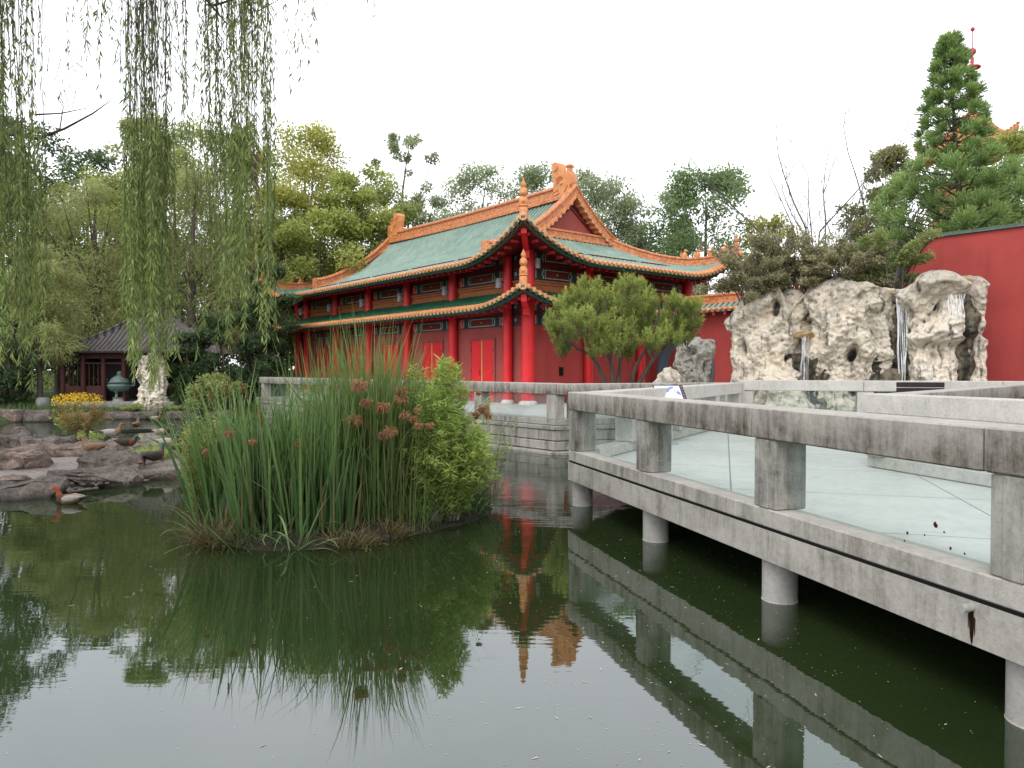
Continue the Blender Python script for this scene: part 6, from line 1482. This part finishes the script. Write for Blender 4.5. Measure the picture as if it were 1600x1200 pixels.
def clump(name, px, Y, rx, ry, n, h, wd, mat, label, cat, lean=.08, curve=.5, seg=6, seed=0, spikes=0, z0=.05, group=None, rb=0., lean_az=None, out=.0, hv=.36):
    g = np.random.default_rng(seed); x0 = X(px, Y); t = empty(name, (x0, Y, z0), 0, label, cat, group)
    a = g.uniform(0, 2 * PI, n); q = np.sqrt(g.random(n)); P = np.stack([rx * q * np.cos(a), ry * q * np.sin(a), np.zeros(n) - .05], -1)
    H = h * (1 - hv + hv * 1.6 * g.random(n)) * (1 - .18 * q ** 2); az = np.where(g.random(n) < .55, a + g.normal(0, .8, n), g.uniform(0, 2 * PI, n)); 
    le = np.abs(g.normal(0, lean, n)) + out * q; cu = np.abs(g.normal(0, curve, n)); bend = g.random(n) < .14; cu = np.where(bend, cu + g.uniform(.7, 1.9, n), cu); le = np.where(bend, le + g.uniform(0, .25, n), le)
    V, Fc, tt = blades(P, H, wd * g.uniform(.6, 1.25, n), le, az, cu, seg)
    R = np.clip(.08 + rb + .50 * tt + np.repeat(g.normal(0, .15, n), 2 * (seg + 1)), 0, 1)  # lower blades coloured darker to suggest shade inside the clump
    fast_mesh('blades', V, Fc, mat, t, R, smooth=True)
    if h > .9 and n > 50:      # dead straw blades among the green
        k = n // 7; a2 = g.uniform(0, 2 * PI, k); q2 = np.sqrt(g.random(k)); P2 = np.stack([rx * q2 * np.cos(a2), ry * q2 * np.sin(a2), np.zeros(k) - .05], -1)
        V2, F2, t2 = blades(P2, h * g.uniform(.3, .75, k), wd * g.uniform(.5, 1.1, k), np.abs(g.normal(0, lean * 2.5, k)) + out, a2 + g.normal(0, .8, k), np.abs(g.normal(.2, curve * 2, k)), seg)
        fast_mesh('dry_blades', V2, F2, 'blade_dry', t, np.clip(.25 + .4 * t2 + np.repeat(g.normal(0, .2, k), 2 * (seg + 1)), 0, 1), smooth=True)
    r = random.Random(seed)
    for k in range(spikes):
        aa = r.uniform(0, 2 * PI); b = Vector((rx * .8 * math.cos(aa) * r.random(), ry * .8 * math.sin(aa), 0)); hh = h * r.uniform(.68, .9); tip = b + Vector((r.uniform(-.3, .15), r.uniform(-.2, .2), hh)); m = MB(); m.tube([b, b.lerp(tip, .6) + Vector((0, 0, .1)), tip], [.006, .005, .004], 5); sp = (tip - b).normalized(); m.build('flower_stalk', 'bark_pale', t)
        m = MB(); m.tube([tip, tip + sp * .015, tip + sp * .13, tip + sp * .15, tip + sp * .26], [.004, .013, .013, .004, .002], 8); m.build('flower_spike', 'cattail_brown', t, smooth=40)
    return t
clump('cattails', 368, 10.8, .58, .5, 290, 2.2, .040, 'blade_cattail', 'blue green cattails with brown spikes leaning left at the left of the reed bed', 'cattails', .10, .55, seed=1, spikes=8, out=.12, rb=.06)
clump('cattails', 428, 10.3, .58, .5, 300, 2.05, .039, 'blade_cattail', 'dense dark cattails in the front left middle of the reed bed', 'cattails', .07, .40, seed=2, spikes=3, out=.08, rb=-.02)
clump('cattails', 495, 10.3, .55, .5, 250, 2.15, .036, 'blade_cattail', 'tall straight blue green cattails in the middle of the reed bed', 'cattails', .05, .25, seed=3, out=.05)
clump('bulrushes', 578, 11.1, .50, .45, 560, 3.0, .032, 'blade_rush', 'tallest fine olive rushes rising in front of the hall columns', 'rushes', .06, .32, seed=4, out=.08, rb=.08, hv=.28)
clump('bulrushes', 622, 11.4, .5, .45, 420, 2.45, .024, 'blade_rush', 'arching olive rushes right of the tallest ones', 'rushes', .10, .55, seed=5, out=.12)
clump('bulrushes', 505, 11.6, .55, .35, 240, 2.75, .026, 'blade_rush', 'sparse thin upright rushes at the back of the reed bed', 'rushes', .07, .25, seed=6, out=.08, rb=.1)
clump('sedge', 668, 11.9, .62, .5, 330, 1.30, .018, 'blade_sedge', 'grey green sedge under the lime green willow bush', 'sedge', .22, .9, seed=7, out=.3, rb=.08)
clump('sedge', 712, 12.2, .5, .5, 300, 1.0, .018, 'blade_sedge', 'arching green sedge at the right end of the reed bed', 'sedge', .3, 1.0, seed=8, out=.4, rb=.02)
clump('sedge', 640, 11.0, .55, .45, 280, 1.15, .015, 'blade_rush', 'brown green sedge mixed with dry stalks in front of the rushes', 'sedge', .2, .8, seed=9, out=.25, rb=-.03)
clump('sedge', 700, 12.0, .6, .4, 260, .7, .016, 'blade_cattail', 'short dark sedge along the right waterline of the reed bed', 'sedge', .35, 1.0, seed=15, out=.5)
clump('grass_tuft', 342, 9.9, .36, .28, 330, .62, .012, 'blade_dry', 'drooping brown dry grass tuft at the left end of the reed bed', 'grass tuft', .5, 1.5, seed=10, out=.7, rb=-.16)
clump('grass_tuft', 540, 9.85, .40, .22, 330, .36, .014, 'blade_dry', 'pale straw tuft at the front waterline of the reed bed', 'grass tuft', .5, 1.3, seed=11, out=.8, rb=.12)
clump('grass_tuft', 600, 10.35, .35, .22, 240, .42, .013, 'blade_dry', 'straw and brown grass tuft right of the pale one', 'grass tuft', .5, 1.2, seed=12, out=.7, rb=-.05)
clump('grass_tuft', 400, 9.85, .50, .22, 280, .50, .014, 'blade_sedge', 'green grass along the front left waterline of the reed bed', 'grass tuft', .4, 1.2, seed=16, out=.6, rb=-.1)
clump('long_leaves', 462, 9.6, .12, .08, 15, 1.0, .034, 'blade_sedge', 'few broad bright leaves arching down to the water at the front', 'reed leaves', .6, 2.2, 10, seed=13, out=.4, rb=.25, hv=.4)
clump('long_leaves', 322, 10.2, .12, .1, 9, .95, .030, 'blade_sedge', 'long bright leaves arching out to the left over the water', 'reed leaves', .7, 1.5, 10, seed=14, out=.5, rb=.25, hv=.3)
def leafy_bush(px, pt, hw, Y, label, seed, mat, stems, leaf, wd, zb=.08, lean=.35, dens=70, bark='bark_pale', curve=.5):
    g = np.random.default_rng(seed); r = random.Random(seed); x0 = X(px, Y); H = Z(pt, Y) - zb; rw = hw / F * Y; t = empty('willow_bush', (x0, Y, zb), 0, label, 'bush'); m = MB(); Pl, Dl, Rl = [], [], []
    for k in range(stems):
        a = r.uniform(0, 2 * PI); sp = rw * math.sqrt(r.random()); hh = H * r.uniform(.6, 1.) * (1 - .35 * (sp / rw) ** 2)
        pts = np.array([[.12 * math.cos(a) * (1) + sp * math.cos(a) * s ** 1.6, .12 * math.sin(a) + sp * math.sin(a) * s ** 1.6, hh * (s - .10 * curve * s ** 3)] for s in np.linspace(0, 1, 7)]); m.tube([tuple(p) for p in pts], list(np.linspace(.008, .002, 7)), 4, cap=False)
        n = int(hh * dens); s = .12 + .88 * g.random(n) ** .7; p = np.stack([np.interp(s, np.linspace(0, 1, 7), pts[:, i]) for i in range(3)], -1); n2 = n
        tw = g.normal(0, .10, (n, 3)) * (hh * .5); p = p + tw * (1.1 - s)[:, None]
        az = g.uniform(0, 2 * PI, n); el = g.uniform(-.5, .8, n); D = np.stack([np.cos(az) * np.cos(el), np.sin(az) * np.cos(el), np.sin(el)], -1); Pl.append(p); Dl.append(D); Rl.append(np.clip(.25 + .45 * s + g.normal(0, .15, n) + r.uniform(-.1, .1), 0, 1))
    m.build('stems', bark, t); P = np.concatenate(Pl); D = np.concatenate(Dl); R = np.concatenate(Rl); n = len(P)
    fast_mesh('foliage', leaf_quads(P, D, unit(g.normal(0, .5, (n, 3)) + np.array([0, 0, 1.])), leaf * g.uniform(.6, 1.3, n), wd * g.uniform(.7, 1.2, n)), 4, mat, t, np.repeat(R, 4)); return t
leafy_bush(676, 522, 50, 11.1, 'feathery lime green willow bush standing above the reed bed', 1, 'blade_lime', 66, .13, .021, dens=140)
leafy_bush(704, 630, 66, 11.2, 'low green willow bush spreading over the right end of the reed bed', 2, 'blade_lime', 90, .13, .020, dens=140)
leafy_bush(765, 602, 42, 12.6, 'thin feathery sprays reaching right over the water', 3, 'blade_lime', 14, .11, .015, dens=60)
leafy_bush(322, 632, 36, 10.9, 'feathery grey green willow sprays at the left end of the reed bed', 4, 'leaf_lime', 55, .11, .016, dens=100)
leafy_bush(480, 590, 40, 12.0, 'light green willow stems among the cattails', 5, 'blade_lime', 24, .11, .016, dens=70)
# drooping brown seed heads on wiry stalks
def seed_heads():
    t = empty('umbrella_sedge', (X(620, 11.2), 11.2, .05), 0, 'umbrella sedge with drooping rusty brown seed heads over the reed bed', 'sedge'); g = np.random.default_rng(21); r = random.Random(21); o = np.array([X(620, 11.2), 11.2, .05])
    heads = [(562, 600, 18), (553, 655, 18), (573, 628, 14), (598, 634, 18), (610, 672, 16), (626, 608, 13), (628, 622, 16), (632, 648, 12), (646, 654, 10), (652, 640, 9), (655, 664, 9), (672, 664, 10), (706, 654, 13), (720, 655, 11), (742, 648, 11), (755, 638, 14), (763, 648, 10), (598, 680, 12), (358, 676, 12), (395, 690, 9), (466, 694, 9), (748, 614, 7), (320, 705, 7)]
    for px, py, rad in heads:
        Y = 10.35 + r.uniform(-.3, .3) if px < 690 else 11.6; Y = 9.9 if px < 480 else Y; c = np.array([X(px, Y), Y, Z(py, Y)]) - o; R_ = rad * .78 / F * Y
        base = np.array([X(px + (620 - px) * .25, Y), Y, .1]) - o; m = MB(); m.tube([tuple(base), tuple((base + c) / 2 + np.array([0, 0, .12])), tuple(c)], [.0045, .004, .003], 5, cap=False); stem = m.build('stalk', 'stalk_olive', t)
        n = int(110 + rad * 24); d = unit(g.normal(size=(n, 3))); d[:, 2] = d[:, 2] * .8; p = c + d * (R_ * .6 * g.random((n, 1)) ** .6); D = unit(d * .8 + np.array([0, 0, -.8]) + g.normal(0, .3, (n, 3)))
        V = leaf_quads(p, D, unit(g.normal(size=(n, 3))), R_ * g.uniform(.3, .9, n), np.full(n, .013)); fast_mesh('seed_head', V, 4, 'seed_head_brown', stem, np.repeat(np.clip(g.normal(.5, .22, n), 0, 1), 4))
seed_heads()
# ------------------------------------------------------------------ bank plants
def yellow_flowers():
    Y = 24.5; t = leafy_bush(128, 612, 42, Y, 'tall yellow flowering plant with browning lower leaves behind the islet', 31, 'flower_gold', 46, .13, .025, zb=.05, dens=60); t.name = 'flowering_plant'; t['category'] = 'plant'
    g = np.random.default_rng(3); n = 900; a = g.uniform(0, 2 * PI, n); rr = .75 * np.sqrt(g.random(n)); P = np.stack([rr * np.cos(a) - .15, rr * np.sin(a), 1.32 + .28 * g.random(n) - .25 * rr], -1)
    fast_mesh('flowers', leaf_quads(P, unit(g.normal(size=(n, 3))), unit(g.normal(size=(n, 3))), g.uniform(.03, .08, n), g.uniform(.03, .06, n)), 4, 'flower_yellow', t, np.repeat(g.random(n), 4))
    t2 = leafy_bush(112, 626, 26, Y + .3, 'green leafy stems under the yellow flowers', 32, 'leaf_lime', 30, .12, .03, zb=.05, dens=60); t2.name = 'leafy_plant'; t2['category'] = 'plant'
yellow_flowers()
tp = leafy_bush(140, 668, 14, 22.0, 'small bright green plant in front of the yellow flowers', 33, 'blade_lime', 22, .10, .035, zb=.1, dens=90); tp.name = 'leafy_plant'; tp['category'] = 'plant'
clump('grass_tuft', 228, 17.6, .30, .22, 330, .46, .014, 'blade_lime', 'bright lime green grass tuft growing on the islet rocks', 'grass tuft', .35, 1.1, seed=41, out=.5, z0=.22, rb=.05)
clump('grass_tuft', 243, 18.0, .24, .2, 200, .50, .016, 'blade_lime', 'broader bright green leaves right beside the lime tuft', 'grass tuft', .35, .9, seed=42, out=.5, z0=.22, rb=.15)
def bank_grass():
    g = np.random.default_rng(8); n = 15000; x = g.uniform(-27, -10.5, n); y = 34.6 + 5.5 * g.random(n) ** 1.6; d = poly_sd(x, y, POND); k = d > .12; x, y, d = x[k], y[k], d[k]; n = len(x)
    P = np.stack([x, y, .05 + .60 * (1 - np.exp(-d / 1.6))], -1); V, Fc, tt = blades(P, g.uniform(.12, .42, n), g.uniform(.02, .035, n), np.abs(g.normal(0, .3, n)), g.uniform(0, 2 * PI, n), np.abs(g.normal(0, .7, n)), 3)
    o = fast_mesh('bank_grass', V, Fc, 'grass_bank', None, np.clip(.3 + .4 * tt + np.repeat(g.normal(0, .15, n), 8), 0, 1)); tag(o, 'green grass and low herbs on the far bank before the pavilion', 'grass', kind='stuff')
bank_grass()
for i, (px, pt, hw, Y, lb) in enumerate([(205, 628, 20, 35.6, 'low herb clump left of the scholar rock foot'), (278, 630, 26, 35.9, 'low herb clump right of the scholar rock foot'), (202, 634, 10, 35.2, 'small dark fern at the bank edge')]):
    q = leafy_bush(px, pt, hw, Y, lb, 50 + i, 'leaf_mid', 40, .12, .04, zb=.35, dens=130); q.name = 'herb'; q['category'] = 'plant'
# floating seeds, petals and willow leaves
def debris():
    g = np.random.default_rng(13); n = 2000; Y = 2.5 + 12 * g.random(n) ** 1.2; px = np.where(g.random(n) < .6, g.normal(1040, 160, n), g.uniform(0, 1600, n)); x = (px - 800) / F * Y; k = np.abs(px) < 1700; 
    k &= ~((x > -4.6) & (x < 0) & (Y > 9.5)); x, Y = x[k], Y[k]; n = len(x); a = g.uniform(0, 2 * PI, n); P = np.stack([x, Y, np.full(n, .003)], -1); D = np.stack([np.cos(a), np.sin(a), 0 * a], -1); Ln = np.where(g.random(n) < .07, g.uniform(.03, .07, n), g.uniform(.006, .013, n))
    V = leaf_quads(P, D, np.tile([0, 0, 1.], (n, 1)), Ln, np.minimum(Ln * .8, .011)); o = fast_mesh('floating_seeds', V, 4, 'float_debris', None, np.repeat(g.random(n), 4)); tag(o, 'pale seeds and willow leaves floating on the pond', 'floating seeds', kind='stuff')
debris()
